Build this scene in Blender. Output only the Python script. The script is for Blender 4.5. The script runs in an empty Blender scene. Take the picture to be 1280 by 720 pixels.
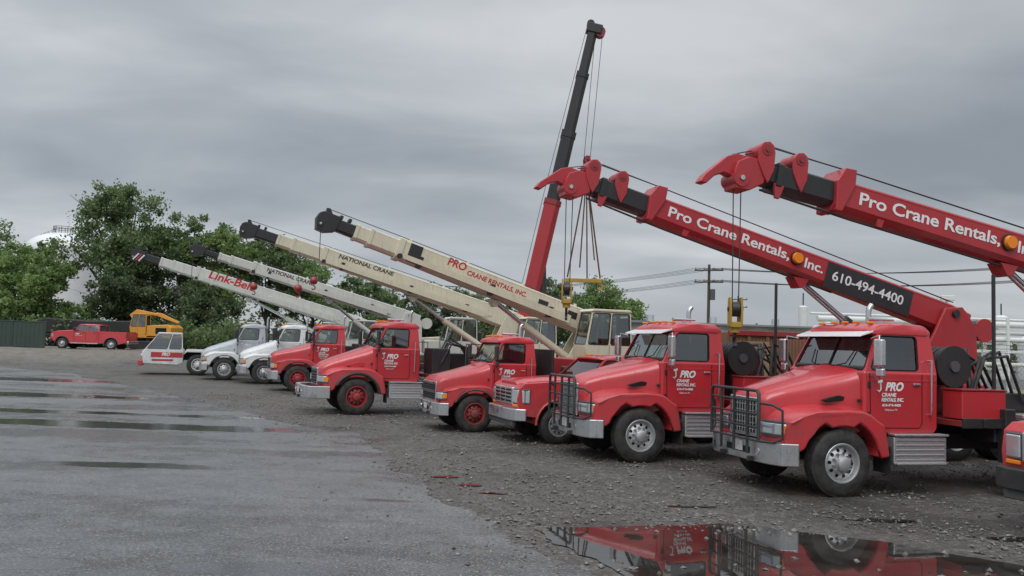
import bpy,bmesh,math,random
from mathutils import Vector,Matrix,noise
import numpy as np
random.seed(7); rng=np.random.default_rng(7)
S=bpy.context.scene
COL=S.collection
rad=math.radians
# ------------------------------------------------------------ materials
def newmat(name):
    m=bpy.data.materials.new(name); m.use_nodes=True
    nt=m.node_tree; b=nt.nodes.get('Principled BSDF'); return m,nt,b
def ramp(nt,src,stops):
    r=nt.nodes.new('ShaderNodeValToRGB'); cr=r.color_ramp
    cr.elements[0].position=stops[0][0]; cr.elements[0].color=(*stops[0][1],1)
    cr.elements[1].position=stops[-1][0]; cr.elements[1].color=(*stops[-1][1],1)
    for p,c in stops[1:-1]:
        e=cr.elements.new(p); e.color=(*c,1)
    nt.links.new(src,r.inputs[0]); return r.outputs[0]
def noisen(nt,scale,detail=4,rough=.55,vec=None,dist=0):
    n=nt.nodes.new('ShaderNodeTexNoise'); n.inputs['Scale'].default_value=scale
    n.inputs['Detail'].default_value=detail; n.inputs['Roughness'].default_value=rough; n.inputs['Distortion'].default_value=dist
    if vec is not None: nt.links.new(vec,n.inputs['Vector'])
    return n.outputs['Fac']
def mixc(nt,f,a,b,mode='MIX'):
    m=nt.nodes.new('ShaderNodeMix'); m.data_type='RGBA'; m.blend_type=mode
    for v,i in ((f,0),(a,6),(b,7)):
        if hasattr(v,'links') or hasattr(v,'is_linked'): nt.links.new(v,m.inputs[i])
        elif i==0: m.inputs[0].default_value=v
        else: m.inputs[i].default_value=(*v,1)
    return m.outputs[2]
def mrange(nt,src,a,b,c,d):
    m=nt.nodes.new('ShaderNodeMapRange'); nt.links.new(src,m.inputs[0])
    for i,v in enumerate((a,b,c,d)):
        if isinstance(v,(int,float)): m.inputs[i+1].default_value=v
        else: nt.links.new(v,m.inputs[i+1])
    return m.outputs[0]
def math2(nt,op,a,b):
    m=nt.nodes.new('ShaderNodeMath'); m.operation=op
    for i,v in enumerate((a,b)):
        if isinstance(v,(int,float)): m.inputs[i].default_value=v
        else: nt.links.new(v,m.inputs[i])
    return m.outputs[0]
def geopos(nt):
    return nt.nodes.new('ShaderNodeNewGeometry').outputs['Position']
def bump(nt,b,h,strength,dist=.01):
    n=nt.nodes.new('ShaderNodeBump'); n.inputs['Distance'].default_value=dist
    if isinstance(strength,(int,float)): n.inputs['Strength'].default_value=strength
    else: nt.links.new(strength,n.inputs['Strength'])
    nt.links.new(h,n.inputs['Height']); nt.links.new(n.outputs[0],b.inputs['Normal'])
def paint(name,c,rough=.32,metal=0,coat=.4,dirt=.5,grime=(.07,.06,.05)):
    m,nt,b=newmat(name); pos=geopos(nt)
    sep=nt.nodes.new('ShaderNodeSeparateXYZ'); nt.links.new(pos,sep.inputs[0])
    low=mrange(nt,sep.outputs[2],.3,1.5,1,0)
    n=noisen(nt,3.5,6,.65,pos); n2=mrange(nt,n,.35,.75,0,1)
    mp=nt.nodes.new('ShaderNodeMapping'); nt.links.new(pos,mp.inputs[0]); mp.inputs['Scale'].default_value=(14,14,1.2)
    st=mrange(nt,noisen(nt,1,4,.6,mp.outputs[0]),.50,.75,0,.65)
    f=math2(nt,'MULTIPLY',math2(nt,'ADD',math2(nt,'MULTIPLY',low,.8),.14),n2)
    f=math2(nt,'MULTIPLY',math2(nt,'ADD',f,math2(nt,'MULTIPLY',st,.40)),dirt)
    fade=noisen(nt,.9,3,.5,pos)
    c1=mixc(nt,mrange(nt,fade,.3,.7,0,.45),c,tuple(min(1,x*1.12+.018) for x in c))
    nt.links.new(mixc(nt,f,c1,grime),b.inputs['Base Color'])
    b.inputs['Metallic'].default_value=metal
    nt.links.new(mrange(nt,f,0,.5,rough,.75),b.inputs['Roughness'])
    b.inputs['Coat Weight'].default_value=coat; b.inputs['Coat Roughness'].default_value=.08
    bump(nt,b,noisen(nt,9,2,.5,pos),.05,.02)
    return m
M={}
M['red']=paint('red_paint',(.52,.024,.034),coat=.6,rough=.33,dirt=.75)
M['red2']=paint('crane_red',(.42,.022,.030),rough=.42,coat=.25,dirt=.95)
M['dred']=paint('dark_red',(.28,.016,.018),rough=.45,dirt=.8)
M['cream']=paint('cream_paint',(.66,.61,.46),rough=.45,coat=.1,dirt=.9,grime=(.16,.13,.10))
M['white']=paint('white_paint',(.74,.75,.75),rough=.35,dirt=.7,grime=(.18,.16,.14))
M['silver']=paint('silver_paint',(.46,.49,.52),rough=.35,dirt=.6)
M['boomgrey']=paint('boom_grey',(.60,.60,.55),rough=.45,coat=.1,dirt=.9,grime=(.16,.14,.11))
M['black']=paint('black_paint',(.018,.018,.02),rough=.42,coat=.15,dirt=.9,grime=(.06,.055,.05))
M['chassis']=paint('chassis_black',(.014,.014,.015),rough=.6,coat=0,dirt=1.0,grime=(.06,.05,.045))
M['chrome']=paint('chrome',(.66,.67,.68),rough=.16,metal=1,coat=0,dirt=.8,grime=(.14,.13,.12))
M['alu']=paint('aluminium',(.68,.69,.70),rough=.36,metal=.8,coat=0,dirt=.5,grime=(.2,.19,.17))
M['grey']=paint('grey_plastic',(.07,.07,.075),rough=.55,coat=0)
M['yellow']=paint('yellow_paint',(.42,.26,.03),rough=.6,dirt=1.3,coat=0,grime=(.07,.05,.035))
M['orange']=paint('excavator_orange',(.66,.30,.03),rough=.5,dirt=.5)
M['green']=paint('fence_green',(.035,.06,.05),rough=.7,coat=0)
def simple(name,c,rough=.6,metal=0,em=0):
    m,nt,b=newmat(name); b.inputs['Base Color'].default_value=(*c,1); b.inputs['Roughness'].default_value=rough; b.inputs['Metallic'].default_value=metal
    return m
M['rope']=simple('steel_rope',(.06,.06,.06),.5,.5)
M['text_w']=simple('white_lettering',(.8,.8,.8),.5)
M['text_r']=simple('red_lettering',(.5,.02,.03),.5)
M['text_k']=simple('black_lettering',(.03,.03,.03),.5)
M['amber']=simple('amber_lens',(.85,.25,.01),.2)
M['hole']=simple('dark_hole',(.006,.006,.006),.9)
M['interior']=simple('cab_interior',(.05,.05,.052),.8)
M['wood']=simple('pole_wood',(.08,.06,.045),.9)
M['strap']=simple('sling_strap',(.13,.06,.04),.9)
M['ply']=simple('plywood',(.25,.17,.10),.85)
def rubber():
    m,nt,b=newmat('tyre_rubber'); pos=geopos(nt)
    nt.links.new(ramp(nt,noisen(nt,7,5,.6,pos),[(.35,(.014,.014,.015)),(.7,(.055,.051,.046))]),b.inputs['Base Color'])
    b.inputs['Roughness'].default_value=.7; return m
M['rubber']=rubber()
def lens():
    m,nt,b=newmat('headlamp_lens'); b.inputs['Base Color'].default_value=(.6,.62,.65,1); b.inputs['Roughness'].default_value=.1
    b.inputs['Metallic'].default_value=.6; b.inputs['Coat Weight'].default_value=1; return m
M['lens']=lens()
def glass():
    m=bpy.data.materials.new('vehicle_glass'); m.use_nodes=True; nt=m.node_tree; nt.nodes.clear()
    o=nt.nodes.new('ShaderNodeOutputMaterial'); mx=nt.nodes.new('ShaderNodeMixShader')
    t=nt.nodes.new('ShaderNodeBsdfTransparent'); t.inputs[0].default_value=(.62,.69,.67,1)
    g=nt.nodes.new('ShaderNodeBsdfGlossy'); g.inputs['Roughness'].default_value=.03; g.inputs['Color'].default_value=(.92,.97,1,1)
    f=nt.nodes.new('ShaderNodeFresnel'); f.inputs[0].default_value=1.9
    nt.links.new(math2(nt,'ADD',f.outputs[0],.08),mx.inputs[0]); nt.links.new(t.outputs[0],mx.inputs[1]); nt.links.new(g.outputs[0],mx.inputs[2]); nt.links.new(mx.outputs[0],o.inputs[0])
    return m
M['glass']=glass()
def plate():
    m,nt,b=newmat('tread_plate'); pos=geopos(nt)
    b.inputs['Base Color'].default_value=(.62,.63,.64,1); b.inputs['Metallic'].default_value=.75; b.inputs['Roughness'].default_value=.38
    v=nt.nodes.new('ShaderNodeTexVoronoi'); v.inputs['Scale'].default_value=40; nt.links.new(pos,v.inputs['Vector'])
    bump(nt,b,v.outputs[0],.5,.01); return m
M['plate']=plate()
# ------------------------------------------------------------ mesh helpers
def empty(name,loc=(0,0,0),rz=0,parent=None,rot=None,scale=1):
    e=bpy.data.objects.new(name,None); COL.objects.link(e); e.location=loc
    e.rotation_euler=rot if rot else (0,0,rad(rz)); e.scale=(scale,)*3; e.empty_display_size=.2
    if parent: e.parent=parent
    return e
def mesh_obj(name,verts,faces,mat,par=None,bev=0,seg=2,sharp=35,recalc=True):
    me=bpy.data.meshes.new(name); me.from_pydata([tuple(v) for v in verts],[],faces)
    if recalc:
        bm=bmesh.new(); bm.from_mesh(me); bmesh.ops.recalc_face_normals(bm,faces=bm.faces); bm.to_mesh(me); bm.free()
    for p in me.polygons: p.use_smooth=True
    me.set_sharp_from_angle(angle=rad(sharp))
    me.materials.append(mat)
    ob=bpy.data.objects.new(name,me); COL.objects.link(ob)
    if par: ob.parent=par
    if bev>0:
        md=ob.modifiers.new('b','BEVEL'); md.width=bev; md.segments=seg; md.limit_method='ANGLE'; md.angle_limit=rad(30); md.harden_normals=True
    return ob
def box(name,c,s,mat,par,bev=.012,rot=None,seg=2):
    x,y,z=[a/2 for a in s]
    v=[(-x,-y,-z),(x,-y,-z),(x,y,-z),(-x,y,-z),(-x,-y,z),(x,-y,z),(x,y,z),(-x,y,z)]
    f=[(0,3,2,1),(4,5,6,7),(0,1,5,4),(1,2,6,5),(2,3,7,6),(3,0,4,7)]
    o=mesh_obj(name,v,f,M[mat],par,min(bev,min(s)*.45),seg,recalc=False); o.location=c
    if rot: o.rotation_euler=rot
    return o
def prism(name,poly,y0,y1,mat,par,bev=.02,fn=None,seg=2):
    n=len(poly); v=[(x,y0,z) for x,z in poly]+[(x,y1,z) for x,z in poly]
    if fn: v=[fn(*p) for p in v]
    f=[tuple(range(n)),tuple(range(2*n-1,n-1,-1))]+[(i,i+n,(i+1)%n+n,(i+1)%n) for i in range(n)]
    return mesh_obj(name,v,f,M[mat],par,bev,seg)
def vprism(name,poly,z0,z1,mat,par,bev=.02,seg=2):
    n=len(poly); v=[(x,y,z0) for x,y in poly]+[(x,y,z1) for x,y in poly]
    f=[tuple(range(n)),tuple(range(2*n-1,n-1,-1))]+[(i,i+n,(i+1)%n+n,(i+1)%n) for i in range(n)]
    return mesh_obj(name,v,f,M[mat],par,bev,seg)
def loft(name,rings,mat,par,bev=0,caps=True,sharp=40):
    n=len(rings[0]); v=[p for r in rings for p in r]; f=[]
    for k in range(len(rings)-1):
        for i in range(n):
            a=k*n+i;b=k*n+(i+1)%n; f.append((a,b,b+n,a+n))
    if caps: f.append(tuple(range(n))); f.append(tuple((len(rings)-1)*n+i for i in range(n)))
    return mesh_obj(name,v,f,M[mat],par,bev,2,sharp)
def cyl(name,p0,p1,r,mat,par,n=20,r2=None,bev=0):
    p0=Vector(p0);p1=Vector(p1);d=(p1-p0).normalized()
    up=Vector((0,0,1)) if abs(d.z)<.95 else Vector((1,0,0))
    a=d.cross(up).normalized(); b=d.cross(a); r2=r if r2 is None else r2
    rings=[]
    for p,rr in ((p0,r),(p1,r2)):
        rings.append([p+a*rr*math.cos(2*math.pi*i/n)+b*rr*math.sin(2*math.pi*i/n) for i in range(n)])
    return loft(name,rings,mat,par,bev)
def tube(name,pts,r,mat,par,cyclic=False,res=3):
    cu=bpy.data.curves.new(name,'CURVE'); cu.dimensions='3D'; cu.bevel_depth=r; cu.bevel_resolution=res; cu.use_fill_caps=True
    sp=cu.splines.new('POLY'); sp.points.add(len(pts)-1)
    for q,p in zip(sp.points,pts): q.co=(*p,1)
    sp.use_cyclic_u=cyclic; cu.materials.append(M[mat])
    o=bpy.data.objects.new(name,cu); COL.objects.link(o)
    if par:o.parent=par
    return o
def rope(name,p0,p1,r,mat,par,sag=0,n=14):
    p0=Vector(p0);p1=Vector(p1)
    pts=[p0.lerp(p1,i/n)-Vector((0,0,sag*4*(i/n)*(1-i/n))) for i in range(n+1)]
    return tube(name,pts,r,mat,par,res=1)
def lathe_mesh(name,prof,mat,n=40):
    v=[];f=[]
    for r,y in prof:
        for i in range(n):
            a=2*math.pi*i/n; v.append((r*math.cos(a),y,r*math.sin(a)))
    for k in range(len(prof)-1):
        for i in range(n):
            a=k*n+i;b=k*n+(i+1)%n; f.append((a,b,b+n,a+n))
    me=bpy.data.meshes.new(name); me.from_pydata(v,[],f)
    bm=bmesh.new(); bm.from_mesh(me); bmesh.ops.remove_doubles(bm,verts=bm.verts,dist=1e-5); bmesh.ops.recalc_face_normals(bm,faces=bm.faces); bm.to_mesh(me); bm.free()
    for p in me.polygons:p.use_smooth=True
    me.set_sharp_from_angle(angle=rad(32)); me.materials.append(M[mat]); return me
def text(name,body,loc,h,width,mat,par,rx=90,off=.0,shear=0,rz=0):
    cu=bpy.data.curves.new(name,'FONT'); cu.body=body; cu.size=h*1.4; cu.offset=off; cu.shear=shear; cu.materials.append(M[mat]); cu.extrude=.001
    o=bpy.data.objects.new(name,cu); COL.objects.link(o)
    bpy.context.view_layer.update()
    w=o.dimensions.x
    if w>0: o.scale.x=width/w
    o.parent=par; o.location=loc; o.rotation_euler=(rad(rx),0,rad(rz)); return o
_wc={}
def wheel(par,x,y,r,w,rim,side=-1,kind='front',name='wheel'):
    key=(round(r,3),round(w,3),rim,kind)
    if key not in _wc:
        T=[(.57*r,.05*w),(.60*r,.02*w),(.72*r,-.01*w),(.86*r,.03*w),(.93*r,.09*w),(.965*r,.15*w)]
        g=[]
        for q in range(5):
            a=.16+q*.14
            g+=[(r*.995,a*w),(r*.995,(a+.10)*w),(r*.965,(a+.105)*w),(r*.965,(a+.135)*w)]
        T+=g[:-2]+[(r*.965,.86*w),(.93*r,.92*w),(.7*r,1.0*w),(.57*r,.95*w),(.55*r,.9*w)]
        if kind=='front':
            R=[(.59*r,.04*w),(.575*r,.0),(.545*r,.0),(.52*r,.08*w),(.505*r,.30*w),(.48*r,.34*w),(.43*r,.22*w),(.27*r,.10*w),(.235*r,.10*w),(.22*r,-.05*w),(.20*r,-.16*w),(.13*r,-.22*w),(.0,-.23*w)]
            hy,hr=.205*w,.385*r
        else:
            R=[(.59*r,.04*w),(.575*r,.0),(.545*r,.0),(.52*r,.08*w),(.505*r,.5*w),(.48*r,.62*w),(.40*r,.66*w),(.27*r,.64*w),(.24*r,.60*w),(.22*r,.2*w),(.18*r,.12*w),(0,.1*w)]
            hy,hr=.65*w,.385*r
        tm=lathe_mesh('tyre',T,'rubber',48); rm=lathe_mesh('rim',R,rim,40)
        back=lathe_mesh('rim_back',[(.56*r,.88*w),(.0,.88*w)],'chassis',24)
        v=[];f=[];v2=[];f2=[]
        nh=10
        for k in range(nh):
            a=2*math.pi*k/nh; cx,cz=hr*math.cos(a),hr*math.sin(a); s=len(v)
            for i in range(10):
                b=2*math.pi*i/10; rr=.055*r
                px,pz=cx+rr*math.cos(b),cz+rr*math.sin(b); rad_=math.hypot(px,pz)
                t=(rad_-.27*r)/(.16*r)
                yy=(.10+.12*t)*w-.004 if kind=='front' else hy-.006
                v.append((px,yy,pz))
            f.append(tuple(range(s,s+10)))
            a+=math.pi/nh; cx,cz=.295*r*math.cos(a),.295*r*math.sin(a); s=len(v2)
            y0=(.11*w if kind=='front' else .64*w)
            for yy in (y0,y0-.035):
                for i in range(6):
                    b=2*math.pi*i/6; v2.append((cx+.022*r/.5*math.cos(b),yy,cz+.022*r/.5*math.sin(b)))
            for i in range(6): f2.append((s+i,s+(i+1)%6,s+6+(i+1)%6,s+6+i))
            f2.append(tuple(range(s+6,s+12)))
        hm=bpy.data.meshes.new('hand_holes'); hm.from_pydata(v,[],f); hm.materials.append(M['hole'])
        lm=bpy.data.meshes.new('lug_nuts'); lm.from_pydata(v2,[],f2); lm.materials.append(M['chrome' if rim in('alu','chrome') else rim])
        _wc[key]=(tm,rm,back,hm,lm)
    e=empty(name,(x,y,r*.985),0,par)
    if side>0: e.rotation_euler=(0,0,math.pi)
    e.rotation_euler[1]=random.uniform(0,6)
    for me in _wc[key]:
        o=bpy.data.objects.new(me.name.split('.')[0],me); COL.objects.link(o); o.parent=e
    return e
def panel(par,name,q,mg,mat,th=.035,div=0,glass='glass'):
    bl,br,tr,tl=[Vector(p) for p in q]; l,r,b,t=mg
    W=((br-bl).length+(tr-tl).length)/2; H=((tl-bl).length+(tr-br).length)/2
    P=lambda s,k:(bl.lerp(br,s)).lerp(tl.lerp(tr,s),k)
    n=(br-bl).cross(tl-bl).normalized()
    o=[P(0,0),P(1,0),P(1,1),P(0,1)]
    s0,s1,k0,k1=l/W,1-r/W,b/H,1-t/H
    rr=.06
    rs,rk=min(rr/W,.2),min(rr/H,.2)
    corners=[(s0,k0,1,1,180),(s1,k0,-1,1,270),(s1,k1,-1,-1,0),(s0,k1,1,-1,90)]
    inn=[]
    for (s,k,ds,dk,a0) in corners:
        for j in range(4):
            a=rad(a0+30*j); inn.append(P(s+ds*rs+math.cos(a)*rs,k+dk*rk+math.sin(a)*rk))
    v=o+inn; m=len(v); f=[]
    for q_ in range(4):
        b0=4+q_*4
        for j in range(3): f.append((q_,b0+j+1,b0+j))
        nb=4+((q_+1)%4)*4
        f.append((q_,(q_+1)%4,nb,b0+3))
    v2=[p-n*th for p in v]
    F=list(f)+[tuple(i+m for i in reversed(a)) for a in f]
    F+=[(i+4,(i+1)%16+4,(i+1)%16+4+m,i+4+m) for i in range(16)]+[((i+1)%4,i,i+m,(i+1)%4+m) for i in range(4)]
    mesh_obj(name+'_frame',v+v2,F,M[mat],par,0,recalc=True,sharp=20)
    g=[p-n*th*.55 for p in inn]
    mesh_obj(name+'_glass',g,[tuple(range(16))],M[glass],par,0,recalc=False)
    tube(name+'_seal',[p+n*.001 for p in inn],.011,'hole',par,cyclic=True,res=1)
    if div:
        a=P((s0+s1)/2,k0)-n*.01; c=P((s0+s1)/2,k1)-n*.01; cyl(name+'_divider',a,c,.016,'hole',par,8)
def greenhouse(par,xb0,xb1,xt0,xt1,wb,wt,zb,zt,mat,sm=(.07,.3,.04,.05),fm=(.06,.06,.03,.06),bm_=(.35,.35,.2,.12),div=0,side_div=None):
    A=[(xb0,-wb,zb),(xb1,-wb,zb),(xb1,wb,zb),(xb0,wb,zb)]; B=[(xt0,-wt,zt),(xt1,-wt,zt),(xt1,wt,zt),(xt0,wt,zt)]
    panel(par,'windshield',[A[3],A[0],B[0],B[3]],fm,mat,div=div)
    if side_div is None:
        panel(par,'door_window',[A[0],A[1],B[1],B[0]],sm,mat)
        m=(sm[1],sm[0],sm[2],sm[3]); panel(par,'door_window_far',[A[2],A[3],B[3],B[2]],m,mat)
    else:
        s=side_div
        def L(p,q,k): return tuple(Vector(p).lerp(Vector(q),k))
        for (a,b,c,d,nm,fl) in ((A[0],A[1],B[1],B[0],'',0),(A[2],A[3],B[3],B[2],'_far',1)):
            k=s if not fl else 1-s
            panel(par,'front_door_window'+nm,[a,L(a,b,k),L(d,c,k),d],(sm[0],.035,sm[2],sm[3]) ,mat)
            panel(par,'rear_door_window'+nm,[L(a,b,k),b,c,L(d,c,k)],(.035,sm[0],sm[2],sm[3]),mat)
    panel(par,'rear_window',[A[1],A[2],B[2],B[1]],bm_,mat)
def hood_ring(x,w,zt,zb,r=.14,crown=.05):
    pts=[(x,-w,zb)]
    pts.append((x,-w-.01,(zb+zt)/2))
    for i in range(6):
        a=math.pi/2*i/5; pts.append((x,-w+r-r*math.cos(a),zt-r+r*math.sin(a)))
    for k in (-.5,0,.5): pts.append((x,(w-r)*k*1.0,zt+crown*(1-k**2)))
    for i in range(5,-1,-1):
        a=math.pi/2*i/5; pts.append((x,w-r+r*math.cos(a),zt-r+r*math.sin(a)))
    pts.append((x,w+.01,(zb+zt)/2)); pts.append((x,w,zb))
    return pts
def logo(par,x,y,z,s=1,mat='text_w'):
    text('door_logo',"PRO",(x+.14*s,y,z),.15*s,.40*s,mat,par,off=.008,shear=.3)
    text('door_lettering',"CRANE",(x+.06*s,y,z-.11*s),.065*s,.32*s,mat,par,off=.003,shear=.2)
    text('door_lettering',"RENTALS, INC.",(x+.06*s,y,z-.20*s),.065*s,.48*s,mat,par,off=.003,shear=.2)
    text('door_phone',"610-494-4400",(x+.08*s,y,z-.29*s),.045*s,.40*s,mat,par,off=.002)
    text('door_town',"Eddystone, PA",(x+.14*s,y,z-.37*s),.035*s,.26*s,mat,par)
    tube('logo_hook',[(x+.04*s,y,z+.16*s),(x+.05*s,y,z+.02*s),(x+.01*s,y,z-.03*s),(x-.02*s,y,z+.0*s)],.014*s,mat,par,res=1)
    prism('logo_boom',[(x-.02*s,z+.17*s),(x+.08*s,z+.2*s),(x+.09*s,z+.15*s),(x-.01*s,z+.13*s)],y-.002,y+.001,mat,par,0)
# ------------------------------------------------------------ conventional truck
def conv_truck(name,o,th,pm='red',rim='alu',style='pete',guard=False,scale=1,fender=None,length=9.5,rear=True,visor=None,bump_ext=0,logo_=True,bumper='chrome',deck=True,stack=True,lip='grey',lipr=.022):
    e=empty(name,(o[0],o[1],0),th,scale=scale)
    fender=fender or pm
    wheel(e,0,-1.12,.52,.29,rim,-1,'front','front_wheel'); wheel(e,0,1.12,.52,.29,rim,1,'front','front_wheel_far')
    cyl('front_axle',(0,-.85,.5),(0,.85,.5),.06,'chassis',e,10)
    for s in(-1,1):
        box('frame_rail',((length-.9)/2-.0,s*.43,.78),(length+.7,.08,.26),'chassis',e)
    box('engine_block',(.0,0,.85),(1.3,.7,.55),'chassis',e,.05)
    box('radiator',(-.8,0,1.0),(.12,.8,.6),'chassis',e)
    xb=-1.12-bump_ext
    bp=[(xb,-.6),(xb+.03,-.85),(xb+.12,-1.05),(-.76,-1.13),(-.74,-1.10),(xb+.2,-1.0),(xb+.12,-.6),(xb+.12,.6),(xb+.2,1.0),(-.74,1.10),(-.76,1.13),(xb+.12,1.05),(xb+.03,.85),(xb,.6)]
    vprism('front_bumper',bp,.46,.80,bumper,e,.02)
    box('bumper_slot',(xb-.001,0,.62),(.01,.7,.10),'hole',e,.002)
    for s in(-1,1):
        box('tow_hook',(xb-.04,s*.42,.5),(.1,.04,.08),'chassis',e,.01)
        cyl('fog_lamp',(xb-.01,s*.56,.63),(xb+.02,s*.56,.63),.055,'lens',e,14)
    box('licence_plate',(xb-.012,.0,.66),(.01,.30,.15),'white',e,.002)
    if style=='pete':
        st=[(-1.0,.44,1.38,.86,.12),(-.97,.47,1.46,.84,.13),(-.85,.52,1.54,.84,.14),(-.6,.58,1.62,.84,.15),(-.2,.70,1.73,.84,.18),(.3,.84,1.86,.9,.2),(.52,.92,1.94,1.0,.2)]
        gz0,gz1,gw=.86,1.40,.38
    elif style=='ihc':
        st=[(-1.03,.50,1.20,.80,.14),(-.98,.56,1.32,.78,.16),(-.86,.60,1.42,.78,.17),(-.65,.64,1.52,.8,.18),(-.2,.72,1.68,.84,.2),(.3,.86,1.85,.9,.22),(.52,.93,1.94,1.0,.2)]
        gz0,gz1,gw=.82,1.26,.46
    else:
        st=[(-1.03,.74,1.28,.80,.10),(-.99,.80,1.40,.78,.12),(-.85,.82,1.49,.8,.13),(-.6,.84,1.56,.8,.15),(-.2,.87,1.66,.84,.18),(.3,.92,1.80,.9,.2),(.52,.95,1.90,1.0,.2)]
        gz0,gz1,gw=.84,1.32,.68
    loft('hood',[hood_ring(*a) for a in st],pm,e,sharp=50)
    for s in(-1,1):
        if style=='ihc': prism('hood_intake',[(-.30,1.40),(.10,1.50),(.28,1.47),(.26,1.38),(-.1,1.34)],s*(.76),s*(.855),pm,e,.01)
        if style=='pete': prism('hood_intake',[(-.16,1.44),(.14,1.52),(.24,1.50),(.22,1.44),(-.05,1.41)],s*(.76),s*(.835),'hole',e,.008)
        tube('hood_seam',[(.50,s*.935,1.08),(.50,s*.935,1.75),(.50,s*.80,1.945),(.5,0,1.995)],.006,'hole',e,res=1)
        cyl('hood_latch',(.42,s*.93,1.45),(.42,s*.96,1.45),.03,'chassis',e,10)
    box('grille_surround',(-1.015,0,(gz0+gz1)/2),(.05,gw*2+.08,gz1-gz0+.08),'chrome',e,.03,seg=3)
    box('grille_core',(-1.036,0,(gz0+gz1)/2),(.02,gw*2-.04,gz1-gz0-.04),'hole',e,.005)
    if style=='pete':
        for i in range(9):
            yy=-gw+.07+i*(gw*2-.14)/8; box('grille_bar',(-1.05,yy,(gz0+gz1)/2),(.015,.014,gz1-gz0-.05),'alu',e,.004)
        for k in range(5): box('grille_slat',(-1.046,0,gz0+.08+k*(gz1-gz0-.16)/4),(.008,gw*2-.05,.010),'alu',e,.003)
    elif style=='ihc':
        for k in range(5): box('grille_slat',(-1.05,0,gz0+.06+k*(gz1-gz0-.12)/4),(.02,gw*2-.05,.03),'grey' if pm=='red' else 'alu',e,.008)
    else:
        box('grille_crossbar',(-1.055,0,(gz0+gz1)/2),(.03,gw*2-.02,.09),'grey' if pm=='red' else 'chrome',e,.01)
        for k in range(8):
            box('grille_slat',(-1.05,0,gz0+.04+k*(gz1-gz0-.08)/7),(.012,gw*2-.05,.012),'grey',e,.003)
    cz=.52; R=.66
    arc=[(R*math.cos(rad(a)),cz+R*math.sin(rad(a))) for a in range(8,173,11)]
    top=1.40 if style!='gm' else 1.36
    poly=[(-1.0,.80),(-.99,1.00),(-.94,1.14),(-.82,1.26),(-.66,top-.06),(-.45,top-.01),(-.2,top+.02),(.1,top+.035),(.35,top+.02),(.50,top-.03),(.62,top-.12),(.74,1.10),(.80,.85),(.84,.60),(.68,.58)]+arc+[(-.78,.62),(-.95,.66)]
    for s in(-1,1):
        def fn(x,y,z,s=s):
            ay=abs(y)
            if ay>.9:
                k=max(0,min(1,(x+1.02)/.5)); ay=.98+.16*k
                if z>1.15: z-=.12; 
                if x<-.85: x+=.08
            return (x,s*ay,z)
        prism('fender',poly,.42,1.12,fender,e,.075,fn,seg=4)
        if lip: tube('fender_lip',[( (R-.005)*math.cos(rad(a)),s*1.135,cz+(R-.005)*math.sin(rad(a))) for a in range(8,160,8)],lipr,lip,e,res=2)
        lp=[(-1.04,.50),(-1.0,.80),(-.92,.96),(-.80,1.02),(-.80,.9),(-.92,.5)] if style=='pete' else [(-1.055,.60),(-1.02,.86),(-.92,1.0),(-.80,1.04),(-.80,.9),(-.92,.6)]
        if style=='gm': lp=[(-1.05,.76),(-1.03,.93),(-.93,1.02),(-.80,1.05),(-.8,.9),(-.92,.76)]
        vprism('headlamp',[(x,s*y) for x,y in lp],.91,1.08,'lens',e,.02)
        vprism('headlamp_bezel',[(x+.012,s*y) for x,y in lp],.875,1.115,'grey',e,.02)
        vprism('turn_signal',[(x-.003,s*(y+.003)) for x,y in lp[2:4]+[(-.80,.95),(-.9,.92)]],.93,1.06,'amber',e,.008)
        box('mud_flap',(.86,s*.92,.55),(.02,.40,.42),'rubber',e,.004)
    cp=[(.46,1.02),(.46,1.92),(1.84,1.92),(1.84,1.02),(1.76,.94),(.62,.94)]
    prism('cab_lower',cp,-1.0,1.0,pm,e,.05,seg=3)
    box('cab_floor_trim',(1.15,0,.90),(1.2,1.86,.12),'chassis',e)
    greenhouse(e,.50,1.82,.80,1.78,.985,.87,1.90,2.52,pm,div=1 if style=='pete' else 0,bm_=(.3,.3,.12,.1))
    rr=[]
    for x,k,zz in ((.70,.90,2.545),(.74,.97,2.60),(.90,1,2.66),(1.3,1,2.69),(1.70,1,2.67),(1.80,.97,2.61),(1.83,.93,2.54)):
        w=.89*k; rr.append([(x,-w,2.50),(x,-w-.005,2.55),(x,-w*.97,zz-.03),(x,-w*.85,zz),(x,0,zz+.025),(x,w*.85,zz),(x,w*.97,zz-.03),(x,w+.005,2.55),(x,w,2.50)])
    loft('cab_roof',rr,pm,e,sharp=50)
    for y in(-.62,-.28,0,.28,.62): box('roof_marker_lamp',(.86,y,2.70 if abs(y)<.5 else 2.685),(.12,.05,.04),'amber',e,.015)
    for y in(-.45,): 
        cyl('air_horn',(.95,y,2.75),(1.45,y,2.75),.04,'chrome',e,14,.02); box('horn_mount',(1.2,y,2.70),(.1,.04,.08),'chrome',e,.01)
    if visor: prism('sun_visor',[(.50,2.45),(.52,2.48),(.80,2.575),(.82,2.55)],-.86,.86,visor,e,.004)
    for s in (-1,1):
        y=s*1.002
        tube('door_seam',[(.56,y,1.88),(.58,y,1.2),(.68,y,1.04),(1.48,y,1.04),(1.53,y,1.12),(1.53,y,1.88)],.007,'hole',e,res=1)
        prism('cab_side_crease',[(.52,1.79),(1.80,1.79),(1.80,1.765),(.52,1.765)],s*1.0,s*1.006,pm,e,.002)
        box('door_handle',(1.42,s*1.015,1.72),(.13,.03,.035),'chrome',e,.01)
        for hz in(1.25,1.7): box('door_hinge',(.55,s*1.008,hz),(.05,.02,.09),'chassis',e,.005)
        cyl('grab_handle',(1.66,s*1.06,1.25),(1.66,s*1.06,2.1),.014,'chrome',e,8)
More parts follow.
